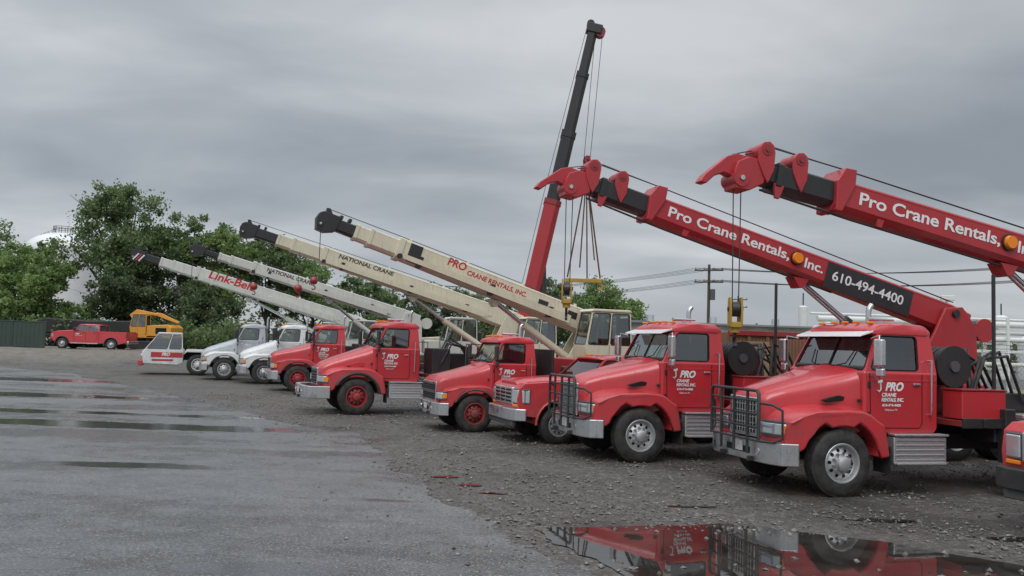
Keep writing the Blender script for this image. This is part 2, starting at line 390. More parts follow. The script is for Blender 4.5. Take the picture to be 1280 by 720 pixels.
        for gz in(1.25,2.1): cyl('handle_mount',(1.66,s*.97,gz),(1.66,s*1.07,gz),.016,'chrome',e,8)
        mm='chrome' if style=='pete' else 'black'
        box('mirror',(.52,s*1.27,2.20),(.09,.19,.42),mm,e,.03,seg=3); box('mirror_glass',(.568,s*1.27,2.20),(.004,.15,.37),'lens',e,.001)
        box('convex_mirror',(.54,s*1.27,1.90),(.08,.16,.14),mm,e,.03,seg=3)
        tube('mirror_bracket',[(.62,s*.95,2.42),(.56,s*1.22,2.46),(.56,s*1.22,1.80),(.60,s*1.0,1.84)],.014,mm,e)
        box('battery_box',(1.42,s*.93,.70),(.98,.34,.42),'plate',e,.02)
        box('step_tread',(1.42,s*1.03,.94),(1.0,.22,.03),'plate',e,.006)
        box('step_tread',(1.42,s*1.08,.50),(.92,.12,.03),'plate',e,.006)
        for k in range(5): box('step_rib',(1.42,s*1.105,.56+k*.075),(.90,.012,.02),'alu',e,.004)
        tube('wiper',[(.46,s*.1,1.95),(.54,s*.45,2.02),(.66,s*.52,2.24)],.009,'hole',e,res=1)
        box('seat_back',(1.45,s*.45,2.05),(.14,.5,.5),'interior',e,.05); box('headrest',(1.47,s*.45,2.36),(.09,.26,.14),'interior',e,.04)
    if logo_: logo(e,.72,-1.007,1.62,.85)
    tor=[(.78+.05*math.sin(a),-.45+.21*math.cos(a),2.02+.18*math.sin(a)) for a in [2*math.pi*i/16 for i in range(16)]]
    tube('steering_wheel',tor,.015,'interior',e,cyclic=True,res=1)
    box('dashboard',(.66,0,1.94),(.3,1.8,.10),'interior',e,.03)
    if stack:
        cyl('exhaust_stack',(2.0,.86,1.0),(2.0,.86,2.7),.05,'chrome',e,16); tube('exhaust_tip',[(2.0,.86,2.65),(2.0,.86,2.95),(2.02,.86,3.02),(2.07,.86,3.08)],.05,'chrome',e)
        cyl('muffler',(2.0,.86,1.5),(2.0,.86,2.3),.12,'alu',e,18)
    if guard:
        xg=-1.20; top_=1.56; bot=.78
        tube('guard_frame',[(xg,-.72,bot),(xg,-.72,top_-.05),(xg,-.67,top_),(xg,.67,top_),(xg,.72,top_-.05),(xg,.72,bot)],.028,'black',e)
        for z in (.80,1.0,1.2,1.40): cyl('guard_bar',(xg,-.72,z),(xg,.72,z),.018,'black',e,10)
        for y in (-.4,0,.4): cyl('guard_upright',(xg,y,bot-.2),(xg,y,top_),.024,'black',e,10)
        for s in(-1,1): tube('guard_wing',[(xg,s*.72,1.38),(xg+.12,s*.93,1.36),(xg+.22,s*1.02,1.28),(xg+.22,s*1.02,.86),(xg+.12,s*.93,.80),(xg,s*.72,.80)],.02,'black',e)
    if rear:
        for xx in (length-3.0,length-1.65):
            for s in(-1,1):
                wheel(e,xx,s*1.22,.52,.27,rim,s,'rear','rear_wheel'); wheel(e,xx,s*.93,.52,.27,'chassis',s,'rear','rear_inner_wheel')
            cyl('rear_axle',(xx,-.9,.5),(xx,.9,.5),.09,'chassis',e,10)
    if deck:
        box('deck',((2.1+length)/2,0,1.13),(length-2.1,2.4,.10),'chassis' if pm!='red' else 'dred',e)
        for s in(-1,1): 
            box('deck_side_rail',((2.1+length)/2,s*1.22,1.14),(length-2.1,.05,.16),'black',e)
            for k in range(int((length-2.5)/.7)): box('stake_pocket',(2.5+k*.7,s*1.265,1.14),(.08,.03,.13),'black',e,.005)
    return e
def outrigger(e,x,mat='black',z0=.25):
    box('outrigger_beam_box',(x,0,.98),(.32,2.3,.30),mat,e,.02)
    for s in(-1,1):
        box('outrigger_leg',(x,s*1.22,.95),(.20,.18,.85),mat,e,.02); cyl('outrigger_ram',(x,s*1.22,.55),(x,s*1.22,.30),.05,'chrome',e,12)
        cyl('outrigger_pad',(x,s*1.22,.30),(x,s*1.22,.25),.2,'chassis',e,16)
def boom(e,px,pz,ang,L,Lb,mat,inner,head,hb=(.62,.78),w=.46,secs=3,texts=(),style='red',jib=True,turm=None,cylt=.42):
    turm=turm or mat
    b=empty('boom',(px,0,pz),0,e,rot=(0,rad(ang),0))
    h1,h2=hb
    def ring(x,zt,zb,hw): 
        ch=hw*.35
        return [(x,-hw,zt-.03),(x,-hw+.03,zt),(x,hw-.03,zt),(x,hw,zt-.03),(x,hw,zb+ch),(x,hw-ch,zb),(x,-hw+ch,zb),(x,-hw,zb+ch)]
    zt=.22
    loft('boom_base_section',[ring(.55,zt-.06,zt-h2*.72,w/2),(ring(.0,zt,zt-h2,w/2)),ring(-Lb*.45,zt,zt-(h1+h2)/2,w/2),ring(-Lb,zt,zt-h1,w/2)],mat,b,sharp=20)
    loft('boom_collar',[ring(-Lb-.06,zt+.035,zt-h1-.035,w/2+.03),ring(-Lb+.12,zt+.035,zt-h1-.035,w/2+.03)],mat if style!='red' else 'red2',b,sharp=20)
    for s in(-1,1): tube('boom_edge_seam',[(-Lb,s*(w/2+.001),zt-.05),(.4,s*(w/2+.001),zt-.05)],.006,mat,b,res=1)
    rest=L-Lb; x=-Lb; hh=h1; ww=w/2; z1=zt
    spl={1:[1],2:[.72,.28],3:[.42,.2,.38]}[secs]
    for k in range(secs):
        hh-=.085; ww-=.03; z1-=.04; nx=x-rest*spl[k]
        mt=inner[k%len(inner)]
        loft('boom_section_%d'%(k+2),[ring(x+.1,z1,z1-hh,ww),ring(nx,z1,z1-hh,ww)],mt,b,sharp=20)
        if k<secs-1: loft('section_collar',[ring(nx-.02,z1+.02,z1-hh-.02,ww+.018),ring(nx+.08,z1+.02,z1-hh-.02,ww+.018)],mt,b,sharp=20)
        x=nx
    zc=z1-hh/2
    if style=='red':
        prism('boom_head',[(x+.22,z1+.03),(x-.12,z1+.02),(x-.30,z1-.10),(x-.34,zc-.10),(x-.26,z1-hh-.22),(x-.02,z1-hh-.20),(x+.22,z1-hh-.02)],-ww-.03,ww+.03,head,b,.02)
        cyl('head_sheave',(x-.20,-ww-.05,zc-.20),(x-.20,ww+.05,zc-.20),.14,head,b,24); cyl('sheave_pin',(x-.20,-ww-.08,zc-.20),(x-.20,ww+.08,zc-.20),.04,'chrome',b,12)
        prism('boom_nose',[(x-.05,z1+.05),(x-.30,z1+.05),(x-.46,z1-.04),(x-.80,z1-.44),(x-.86,z1-.58),(x-.74,z1-.58),(x-.62,z1-.42),(x-.46,z1-.32),(x-.34,z1-.34),(x-.05,z1-.3)],-.10,.10,'red2',b,.02)
        for xx,sc in ((x+.16,.9),(x+.80,.85)):
            for y0,y1,nm in((-ww-.06,-ww-.01,''),(ww+.01,ww+.06,'_far')):
                prism('rope_bracket'+nm,[(xx-.14*sc,z1-.02),(xx-.16*sc,z1+.24*sc),(xx-.09*sc,z1+.35*sc),(xx+.02,z1+.39*sc),(xx+.12*sc,z1+.34*sc),(xx+.17*sc,z1+.22*sc),(xx+.20*sc,z1-.10),(xx+.12*sc,z1-.34),(xx+.0,z1-.22)],y0,y1,'red2',b,.012)
            cyl('rope_sheave',(xx,-ww-.05,z1+.22*sc),(xx,ww+.05,z1+.22*sc),.15*sc,'red2',b,24); cyl('sheave_pin',(xx,-ww-.09,z1+.22*sc),(xx,ww+.09,z1+.22*sc),.035,'dred',b,12)
            cyl('sheave_rim',(xx,-ww-.062,z1+.22*sc),(xx,-ww-.070,z1+.22*sc),.10*sc,'dred',b,20)
        prism('collar_bracket',[(-Lb-.10,zt-.05),(-Lb+.02,zt+.20),(-Lb+.24,zt+.22),(-Lb+.26,zt-.05),(-Lb+.08,zt-h1-.05),(-Lb-.04,zt-h1-.05)],-w/2-.05,w/2+.05,'red2',b,.02)
        tube('hoist_rope',[(x-.1,0,z1+.10),(x+.4,0,z1+.34),(-Lb+.12,0,zt+.26),(0.2,0,zt+.12)],.012,'rope',b,res=1)
        tube('hoist_rope',[(x-.3,.06,z1+.06),(x+.4,.06,z1+.38),(-Lb+.12,.06,zt+.28),(0.2,.08,zt+.14)],.010,'rope',b,res=1)
        tube('extension_rod',[(x+.2,-.12,z1-hh-.12),(-Lb+.4,-.12,zt-h1-.1),(-Lb*.4,-.12,zt-(h1+h2)/2-.08)],.02,'black',b)
        for xx in (x+.5,-Lb+.9): prism('lower_lug',[(xx-.10,z1-hh+.04),(xx+.10,z1-hh+.04),(xx+.04,z1-hh-.2),(xx-.04,z1-hh-.2)],-ww-.03,-ww+.03,'red2',b,.01)
    else:
        prism('boom_head',[(x+.35,z1+.07),(x-.18,z1+.07),(x-.30,z1-.02),(x-.34,zc),(x-.24,z1-hh-.14),(x-.0,z1-hh-.16),(x+.30,z1-hh-.03)],-ww-.03,ww+.03,head,b,.015)
        prism('boom_head_lug',[(x-.10,z1+.02),(x-.14,z1+.20),(x-.04,z1+.22),(x+.12,z1+.04)],-.1,.1,head,b,.01)
        cyl('head_sheave',(x-.18,-ww-.05,zc-.14),(x-.18,ww+.05,zc-.14),.09,head,b,20); cyl('sheave_pin',(x-.18,-ww-.08,zc-.14),(x-.18,ww+.08,zc-.14),.035,'chrome',b,12)
        tube('hoist_rope',[(x-.1,0,z1+.20),(-Lb,0,zt+.10),(-Lb*.4,0,zt+.10),(.2,0,zt+.05)],.012,'rope',b,res=1)
        for xx in np.linspace(-Lb+.3,-.8,4): box('rope_guide',(xx,0,zt+.04),(.08,.16,.12),mat,b,.01)
        for xx in (x+.35,x+.62): box('head_lug',(xx,0,z1+.08),(.10,ww*1.6,.12),head,b,.02)
        for xx in np.linspace(-Lb+.6,-1.,5): box('boom_weld_pad',(xx,-w/2-.012,zt-h1*.75),(.16,.02,.10),mat,b,.006)
    if jib:
        jy=-w/2-.20; z0=zt-h1-.02
        loft('stowed_jib',[[(-Lb*.15,jy-.08,z0-.02),(-Lb*.15,jy+.08,z0-.02),(-Lb*.15,jy+.08,z0+.24),(-Lb*.15,jy-.08,z0+.24)],[(-Lb*.98,jy-.06,z0+.04),(-Lb*.98,jy+.06,z0+.04),(-Lb*.98,jy+.06,z0+.18),(-Lb*.98,jy-.06,z0+.18)]],mat,b,sharp=20)
        for xx in (-Lb*.9,-Lb*.55,-Lb*.25): box('jib_bracket',(xx,jy+.1,z0+.12),(.12,.30,.34),'black' if style!='white' else mat,b,.01)
        cyl('jib_sheave',(-Lb*.98-.1,jy-.05,z0+.08),(-Lb*.98-.1,jy+.05,z0+.08),.08,'black',b,20)
    for (body,xs,zz,h,wd,mt) in texts:
        text('boom_lettering',body,(xs,-w/2-.006,zz),h,wd,mt,b,off=h*.03,shear=.12 if style!='red' else 0)
    a=rad(ang); t=-L*cylt
    top=Vector((px+t*math.cos(a)+(zt-h2)*math.sin(a),0,pz-t*math.sin(a)+(zt-h2)*math.cos(a)))
    bot=Vector((px-.9,0,1.75)); mid=bot.lerp(top,.6)
    cyl('lift_cylinder',bot+Vector((0,-.05,0)),mid,.12,turm if style!='red' else 'black',e,18); cyl('lift_rod',mid,top+Vector((0,0,.05)),.07,'chrome',e,14)
    prism('cylinder_bracket',[(top.x-.2,top.z+.1),(top.x+.2,top.z+.05),(top.x+.05,top.z-.14),(top.x-.05,top.z-.14)],-.16,.16,mat,e,.01)
    for s in(-1,1):
        prism('turret_plate',[(px-1.1,1.45),(px-1.05,1.8),(px-.25,pz+.12),(px+.22,pz+.16),(px+.6,pz-.3),(px+.65,1.45)],s*(w/2+.04),s*(w/2+.12),turm,e,.02)
    cyl('slew_ring',(px-.2,0,1.2),(px-.2,0,1.46),.55,'black',e,32)
    cyl('pivot_pin',(px,-w/2-.18,pz),(px,w/2+.18,pz),.09,'black',e,16)
    cyl('winch_drum',(px+.85,-.3,pz-.35),(px+.85,.3,pz-.35),.24,'black',e,24); cyl('winch_flange',(px+.85,-.34,pz-.35),(px+.85,-.30,pz-.35),.27,turm,e,24)
    box('turret_base',(px-.2,0,1.52),(1.9,.9,.12),turm,e,.02)
    return b
def hook_block(name,par,x,y,z,mat='yellow',s=1,rz=70):
    h=empty(name,(x,y,z),rz,par,scale=s)
    prism('block_cheek',[(-.12,.0),(-.15,.3),(-.09,.50),(.09,.50),(.15,.3),(.12,.0)],-.11,-.075,mat,h,.01)
    prism('block_cheek_far',[(-.12,.0),(-.15,.3),(-.09,.50),(.09,.50),(.15,.3),(.12,.0)],.075,.11,mat,h,.01)
    cyl('block_sheave',(0,-.06,.30),(0,.06,.30),.13,'black',h,22); cyl('block_pin',(0,-.13,.30),(0,.13,.30),.04,'chassis',h,12)
    cyl('block_swivel',(0,0,.02),(0,0,-.10),.08,mat,h,16); box('block_crosshead',(0,0,.03),(.24,.2,.10),mat,h,.02)
    pts=[(0,0,-.08),(0,0,-.14)]+[(-.0+.09*math.cos(a),0,-.25+.09*math.sin(a)) for a in [rad(110-i*25) for i in range(11)]]
    tube('hook',pts,.028,'chassis',h)
    return h
def opcab(e,x0,x1,y0,y1,z0,z1,mat):
    zb=z0+(z1-z0)*.38; c=empty('operator_cab',(0,(y0+y1)/2,0),0,e); w=(y1-y0)/2
    prism('cab_base',[(x0+.1,z0),(x0,zb-.1),(x0,zb),(x1,zb),(x1,z0)],-w,w,mat,c,.03)
    greenhouse(c,x0,x1,x0+.22,x1-.04,w,w-.04,zb,z1-.08,mat,sm=(.06,.06,.02,.05),fm=(.05,.05,.02,.05),bm_=(.15,.15,.1,.1),side_div=.5)
    prism('cab_roof',[(x0+.16,z1-.09),(x0+.24,z1),(x1-.05,z1),(x1,z1-.09)],-w,w,mat,c,.03)
    box('seat',((x0+x1)/2+.2,0,zb+.2),(.15,.45,.7),'interior',c,.05); box('rear_bulkhead',(x1-.1,0,zb+.45),(.06,w*1.7,.9),'interior',c,.02)
    tube('cab_seam',[((x0+x1)/2,-w-.002,z0+.05),((x0+x1)/2,-w-.002,zb)],.006,'hole',c,res=1)
# ------------------------------------------------------------ pickup
def pickup(name,o,th,z=0,scale=1,crew=True,rim='alu',heavy=True,pm='red'):
    e=empty(name,(o[0],o[1],z),th,scale=scale)
    wr=.42; WB=3.7
    def arc(cx,R): return [(cx+R*math.cos(rad(a)),wr+R*math.sin(rad(a))) for a in range(0,181,15)]
    poly=[(-.90,.62),(-.94,.95),(-.90,1.20),(-.78,1.30),(.1,1.37),(.72,1.42),(2.72,1.42),(2.74,1.40),(4.85,1.40),(4.88,.62)]+arc(WB,.52)+[(WB-.53,.50),(.53,.50)]+arc(0,.52)+[(-.53,.58)]
    def fn(x,y,zz):
        ay=abs(y)
        if x<-.6: ay-=.10*min(1,(-.6-x)/.3)
        if zz>1.25: ay-=.05
        return (x,math.copysign(ay,y),zz)
    prism('body',poly,-1.0,1.0,pm,e,.05,fn,seg=3)
    box('underbody',(1.9,0,.75),(5.2,1.5,.5),'chassis',e,.05)
    for xx in(0,WB):
        for s in(-1,1):
            wheel(e,xx,s*1.0,wr,.25,rim,s,'front','road_wheel')
            pts=[(xx+.54*math.cos(rad(a)),s*1.0,wr+.54*math.sin(rad(a))) for a in range(0,181,12)]
            tube('wheel_arch_lip',pts,.03,pm if heavy else 'grey',e)
    loft('hood_bulge',[[(x,-w,zz),(x,-w*.8,zz+.05),(x,w*.8,zz+.05),(x,w,zz),(x,w,zz-.1),(x,-w,zz-.1)] for x,w,zz in ((-.84,.55,1.26),(-.6,.6,1.325),(.1,.66,1.38),(.66,.7,1.425))],pm,e,sharp=50)
    box('grille_surround',(-.93,0,1.02),(.08,1.20,.38),'chrome',e,.04,seg=3)
    box('grille_core',(-.968,0,1.02),(.02,1.08,.28),'hole',e,.01)
    for zz in (.94,1.02,1.10): box('grille_slat',(-.98,0,zz),(.02,1.08,.035),'chrome',e,.01)
    for yy in (-.18,.18): box('grille_post',(-.975,yy,1.02),(.02,.03,.28),'chrome',e,.005)
    vprism('front_bumper',[(-1.08,-.7),(-1.0,-.93),(-.78,-1.02),(-.76,-.98),(-.9,-.7),(-.9,.7),(-.76,.98),(-.78,1.02),(-1.0,.93),(-1.08,.7)],.50,.76,'chrome' if heavy else 'black',e,.03)
    box('air_dam',(-.98,0,.44),(.1,1.6,.12),'grey',e,.02)
    for s in(-1,1):
        vprism('headlamp',[(-.97,s*.61),(-.94,s*.84),(-.82,s*.935),(-.68,s*.97),(-.7,s*.85),(-.86,s*.61)],.88,1.16,'lens',e,.02)
        vprism('headlamp_bezel',[(-.96,s*.60),(-.93,s*.84),(-.81,s*.94),(-.66,s*.965),(-.7,s*.85),(-.86,s*.61)],.855,1.185,'grey',e,.02)
        vprism('turn_signal',[(-.965,s*.62),(-.945,s*.83),(-.86,s*.915),(-.85,s*.62)],.80,.85,'amber',e,.01)
        box('mirror',(.98,s*1.16,1.52),(.12,.22,.26),'black',e,.04,seg=3); cyl('mirror_arm',(1.0,s*.95,1.45),(1.0,s*1.1,1.48),.025,'black',e,8)
        y=s*1.002
        tube('door_seam',[(.85,y,1.35),(.86,y,.66),(1.75,y,.62),(1.77,y,1.38)],.006,'hole',e,res=1)
        if crew: tube('rear_door_seam',[(1.77,y,.62),(2.55,y,.66),(2.65,y,1.38)],.006,'hole',e,res=1)
        tube('bed_seam',[(2.76,y,.6),(2.76,y,1.38)],.009,'hole',e,res=1)
        for xx in (1.6,2.45): box('door_handle',(xx,s*1.01,1.28),(.13,.03,.04),'black',e,.01)
        box('running_board',(1.7,s*1.02,.46),(2.1,.16,.05),'alu',e,.01)
        box('tail_lamp',(4.84,s*.97,1.15),(.1,.08,.35),'dred',e,.02)
        box('seat',(1.55,s*.42,1.55),(.14,.48,.45),'interior',e,.05)
    box('bed_floor_cover',(3.8,0,1.41),(1.95,1.75,.02),'hole',e,.002)
    greenhouse(e,.68,2.74,1.18,2.66,.93,.77,1.40,1.88,pm,sm=(.07,.07,.03,.04),fm=(.06,.06,.02,.05),bm_=(.12,.12,.06,.08),side_div=.56)
    rr=[]
    for x,k,zz in ((1.10,.92,1.885),(1.20,.98,1.92),(1.6,1,1.95),(2.3,1,1.95),(2.62,.98,1.92),(2.70,.94,1.88)):
        w=.79*k; rr.append([(x,-w,1.86),(x,-w*.97,zz-.02),(x,-w*.8,zz),(x,0,zz+.015),(x,w*.8,zz),(x,w*.97,zz-.02),(x,w,1.86)])
    loft('cab_roof',rr,pm,e,sharp=50)
    for y in(-.4,-.15,.15,.4) if heavy else (): box('roof_marker_lamp',(1.26,y,1.955),(.1,.06,.03),'amber',e,.01)
    text('door_logo',"PRO",(.98,-1.006,1.12),.12,.3,'text_w',e,off=.008,shear=.3); text('door_lettering',"CRANE RENTALS",(.95,-1.006,1.02),.05,.55,'text_w',e)
    box('rear_bumper',(4.95,0,.62),(.16,1.9,.2),'chrome',e,.03)
    return e
# ============================================================ VEHICLES
PH="610-494-4400"
def red_crane(o,th,pz,ang,L,Lb,hook_z):
    e=conv_truck('boom_truck',o,th,'red','alu','pete',guard=True,visor='white',length=10.2,lip=None)
    b=boom(e,8.0,pz,ang,L,Lb,'red2',['black','black'],'red2',hb=(.50,.66),w=.46,secs=2,jib=False,turm='red2')
    s=-.237
    text('boom_lettering',"Pro Crane Rentals,",(-Lb+.38,s,-.11),.21,2.95,'text_w',b,off=.006)
    text('boom_lettering',"Inc.",(-Lb+3.72,s,-.14),.21,.48,'text_w',b,off=.006)
    box('boom_side_panel',(-Lb+5.45,-.232,-.12),(2.3,.006,.56),'black',b,.002)
    text('boom_phone',PH,(-Lb+4.46,-.243,-.20),.21,1.90,'text_w',b,off=.004)
    bx=-Lb+3.52
    cyl('amber_beacon',(bx,-.25,-.02),(bx,-.33,-.02),.13,'amber',b,24,.11); cyl('beacon_rim',(bx,-.232,-.02),(bx,-.27,-.02),.15,'black',b,24)
    outrigger(e,2.95); outrigger(e,9.4)
    box('tool_box',(2.55,-.98,1.42),(.85,.42,.45),'red',e,.02); box('tool_box_lid',(2.55,-.98,1.66),(.88,.45,.03),'dred',e,.01)
    box('tool_box',(3.9,-1.0,.85),(1.0,.4,.45),'black',e,.02); box('tool_box',(5.2,-1.0,.85),(.9,.4,.45),'black',e,.02)
    cyl('hose_reel',(2.35,-.75,2.02),(2.35,-.2,2.02),.30,'black',e,28); cyl('hose_reel_flange',(2.35,-.79,2.02),(2.35,-.75,2.02),.34,'chassis',e,28); cyl('reel_hub',(2.35,-.82,2.02),(2.35,-.78,2.02),.09,'grey',e,16)
    for k in range(4): cyl('reel_hose_coil',(2.35,-.72+k*.13,2.02),(2.35,-.62+k*.13,2.02),.32,'rubber',e,24)
    for y in(-.75,-.2): box('reel_stand',(2.35,y,1.45),(.14,.04,.7),'black',e,.01)
    box('hydraulic_tank',(2.75,.3,1.65),(.8,.9,.9),'dred',e,.04)
    rr=random.Random(int(L*100))
    for k in range(7):
        y=-.9+k*.16; tube('hose',[(2.5+rr.uniform(0,.4),y,1.5),(2.9,y+rr.uniform(-.1,.1),2.0+rr.uniform(0,.35)),(3.3,y,2.0+rr.uniform(-.2,.3)),(3.7,y+.1,1.5),(4.2+rr.uniform(0,.5),y,1.22)],.028,'rubber',e)
    tube('boom_rest',[(3.05,-.45,1.2),(3.05,-.28,2.3),(3.05,.28,2.3),(3.05,.45,1.2)],.05,'black',e)
    cyl('antenna_post',(2.98,-.95,1.2),(2.98,-.95,3.55),.03,'black',e,8)
    box('control_console',(6.0,-1.0,1.55),(.5,.35,.75),'red2',e,.03); tube('control_levers',[(6.0,-1.1,1.9),(6.0,-1.15,2.1)],.015,'black',e)
    box('catwalk',(4.6,-1.0,1.25),(2.6,.4,.06),'plate',e,.01)
    for k,(zx,zz) in enumerate(((3.6,1.45),(4.4,1.38),(4.9,1.5))): box('blocking_timber',(zx,-.5+.1*k,zz),(.6,.5,.3),'ply' if k%2 else 'chassis',e,.02)
    a=rad(ang); hx=8.0-(L+.2)*math.cos(a); tz=pz+(L+.2)*math.sin(a)-.25
    for dx in(-.07,.07): cyl('hoist_line',(hx+dx,0,tz),(hx+dx*.8,0,hook_z+.3),.009,'rope',e,6)
    hook_block('hook_block',e,hx,0,hook_z,s=.95)
    return e
T1=red_crane((4.80,13.80),15,3.55,10.0,9.15,7.55,2.55)
T2=red_crane((2.20,16.83),16,3.16,14.4,9.25,7.7,3.0)
T3=pickup('pickup_truck',(.80,19.2),19,scale=1.0)
T4=conv_truck('flatbed_truck',(-1.12,21.05),20,'red','red2','gm',scale=.87,length=8)
box('van_body',(5.2,0,1.65),(4.6,2.3,.9),'red2',T4,.03)
box('headboard',(2.3,0,1.75),(.08,2.2,1.2),'black',T4,.02)
def cream_crane(o,th,pz,ang,L,Lb,px,pm,rim,style,bm='cream',txt=None,op=True,head='black',opx=.2,fender=None,name='crane_truck',bump_ext=0,hb=(.62,.80),secs=3,inner=None,lipr=.022):
    e=conv_truck(name,o,th,pm,rim,style,length=px+2.2,fender=fender,bump_ext=bump_ext,lipr=lipr,lip='black')
    b=boom(e,px,pz,ang,L,Lb,bm,inner or [bm,bm,'black'],head,hb=hb,w=.52,secs=secs,style='cream',texts=txt or (),turm=bm,cylt=.38)
    outrigger(e,3.0); outrigger(e,px+1.6)
    if op: opcab(e,px-1.1+opx,px+.55+opx,-1.32,-.42,1.5,3.35,bm)
    box('counterweight',(px+1.1,.2,1.9),(.7,1.6,.6),bm,e,.04)
    box('tool_box',(4.2,-1.0,.85),(1.0,.4,.45),'black',e,.02); box('deck_box',(3.6,.3,1.5),(1.2,1.2,.6),'black',e,.03)
    box('hydraulic_tank',(2.5,-.5,1.55),(.55,.9,.8),'black',e,.03)
    for k in range(5):
        y=-.95+k*.15; tube('hose',[(2.5,y,1.5),(2.8,y-.05,2.1+.1*(k%3)),(3.3,y,2.0),(3.6,y+.1,1.6),(4.0,y,1.25)],.03,'rubber',e)
    tube('handrail',[(3.2,-1.15,1.2),(3.2,-1.15,2.1),(5.2,-1.15,2.1),(5.2,-1.15,1.2)],.02,'black',e)
    a=rad(ang); hx=px-(L+.2)*math.cos(a); tz=pz+(L+.2)*math.sin(a)-.2
    cyl('hoist_line',(hx,0,tz),(hx,0,tz-1.1),.012,'rope',e,6)
    return e,b
T5,b5=cream_crane((-4.7,24.7),22,3.0,16.6,9.25,7.0,8.0,'red','red2','ihc',txt=[("PRO",-5.45,-.02,.24,.62,'text_r'),("CRANE RENTALS, INC.",-4.75,-.10,.15,2.1,'text_r')],bump_ext=.35,lipr=.045)
box('boom_stripe',(-6.5,-.265,-.09),(.40,.012,.58),'black',b5,.002); box('boom_slot',(-2.0,-.265,-.1),(.35,.012,.22),'black',b5,.002); box('boom_slot',(-.9,-.265,-.1),(.35,.012,.22),'black',b5,.002)
T6,b6=cream_crane((-8.7,34.0),20,3.4,15.2,11.7,8.6,9.2,'red','red2','gm',txt=[("NATIONAL CRANE",-8.0,-.02,.17,2.4,'text_k')],opx=1.2,hb=(.66,.86))
T7,b7=cream_crane((-11.3,38.3),20,3.36,14.7,10.1,7.6,6.7,'white','chrome','ihc',bm='boomgrey',txt=[("NATIONAL CRANE",-7.0,-.02,.17,2.2,'text_k')],opx=2.6,fender='white',hb=(.52,.68))
T8=conv_truck('flatbed_truck',(-13.8,40.4),20,'silver','alu','ihc',fender='white',length=8)
box('headboard',(2.3,0,1.85),(.08,2.3,1.4),'black',T8,.02); box('red_stripe',(1.15,-1.004,1.12),(1.2,.006,.10),'red',T8,.002)
def carrier(o,th):
    e=empty('crane_carrier',(o[0],o[1],0),th)
    for x in(0,1.6,6.6,8.0):
        for s in(-1,1): wheel(e,x,s*1.25,.55,.36,'white',s,'front' if x<2 else 'rear','carrier_wheel')
    box('chassis_frame',(3.6,0,.95),(11.5,1.0,.4),'chassis',e,.03)
    prism('cab_body',[(-2.6,.55),(-2.68,1.15),(-2.55,1.30),(-.72,1.30),(-.72,.62),(-1.0,.50)],-1.3,1.3,'white',e,.05,seg=3)
    c=empty('driver_cab',(0,-.78,0),0,e)
    greenhouse(c,-2.55,-.75,-1.95,-.82,.52,.46,1.30,2.08,'white',sm=(.06,.08,.03,.05),fm=(.05,.05,.02,.05),bm_=(.1,.1,.1,.1),side_div=.6)
    prism('cab_roof',[(-2.02,2.07),(-1.92,2.16),(-.85,2.16),(-.78,2.07)],-.49,.49,'white',c,.03)
    box('cab_rear_panel',(-.80,0,1.7),(.04,.9,.7),'interior',c,.01)
    box('door_stripe',(-1.5,-1.305,1.02),(1.5,.008,.26),'red',e,.002); box('door_stripe',(-1.7,-1.305,.75),(1.0,.008,.10),'red',e,.002)
    text('door_logo',"PRO",(-1.75,-1.312,.97),.16,.4,'text_w',e,off=.01,shear=.3)
    vprism('front_bumper',[(-2.85,-1.2),(-2.65,-1.3),(-2.6,-1.3),(-2.6,1.3),(-2.65,1.3),(-2.85,1.2)],.45,.72,'red',e,.03)
    for s in(-1,1): cyl('headlamp',(-2.72,s*1.0,.95),(-2.66,s*1.0,.95),.10,'lens',e,18)
    prism('fender',[(-.70,1.05),(-.60,1.30),(2.3,1.30),(2.4,1.05),(2.3,1.18),(-.55,1.18)],-1.32,1.32,'white',e,.02)
    box('carrier_deck',(5.2,0,1.25),(7.6,2.6,.14),'white',e,.02); box('engine_cover',(3.2,.2,1.6),(1.5,1.8,.6),'white',e,.05)
    outrigger(e,3.3,'white'); outrigger(e,9.6,'white')
    b=boom(e,8.3,3.2,14.7,11.9,8.9,'boomgrey',['boomgrey','boomgrey','black'],'black',hb=(.66,.84),w=.55,secs=3,style='white',turm='boomgrey',texts=[("Link-Belt",-8.3,-.16,.42,2.4,'text_r')],cylt=.5)
    opcab(e,7.6,9.2,-1.3,-.4,1.5,3.2,'boomgrey')
    a=rad(14.7); hx=8.3-12.2*math.cos(a); tz=3.2+12.2*math.sin(a)-.1
    for k in range(3): box('hazard_board_stripe',(-11.95+k*.14,-.27,-.2),(.07,.02,.42),'red' if k%2 else 'white',b,.002,rot=(0,rad(25),0))
    cyl('hoist_line',(hx+2.2,0,tz-.8),(hx+2.2,0,tz-1.6),.014,'rope',e,6)
    hook_block('hook_block',e,hx+2.2,0,tz-2.0,'black',.9)
    return e
T9=carrier((-16.5,44.3),20)
T0=pickup('pickup_truck',(7.66,10.35),17,scale=1.04,heavy=False,rim='alu')
Tp=pickup('pickup_truck',(-34.4,65.0),2,z=.66,scale=1.0,heavy=False)
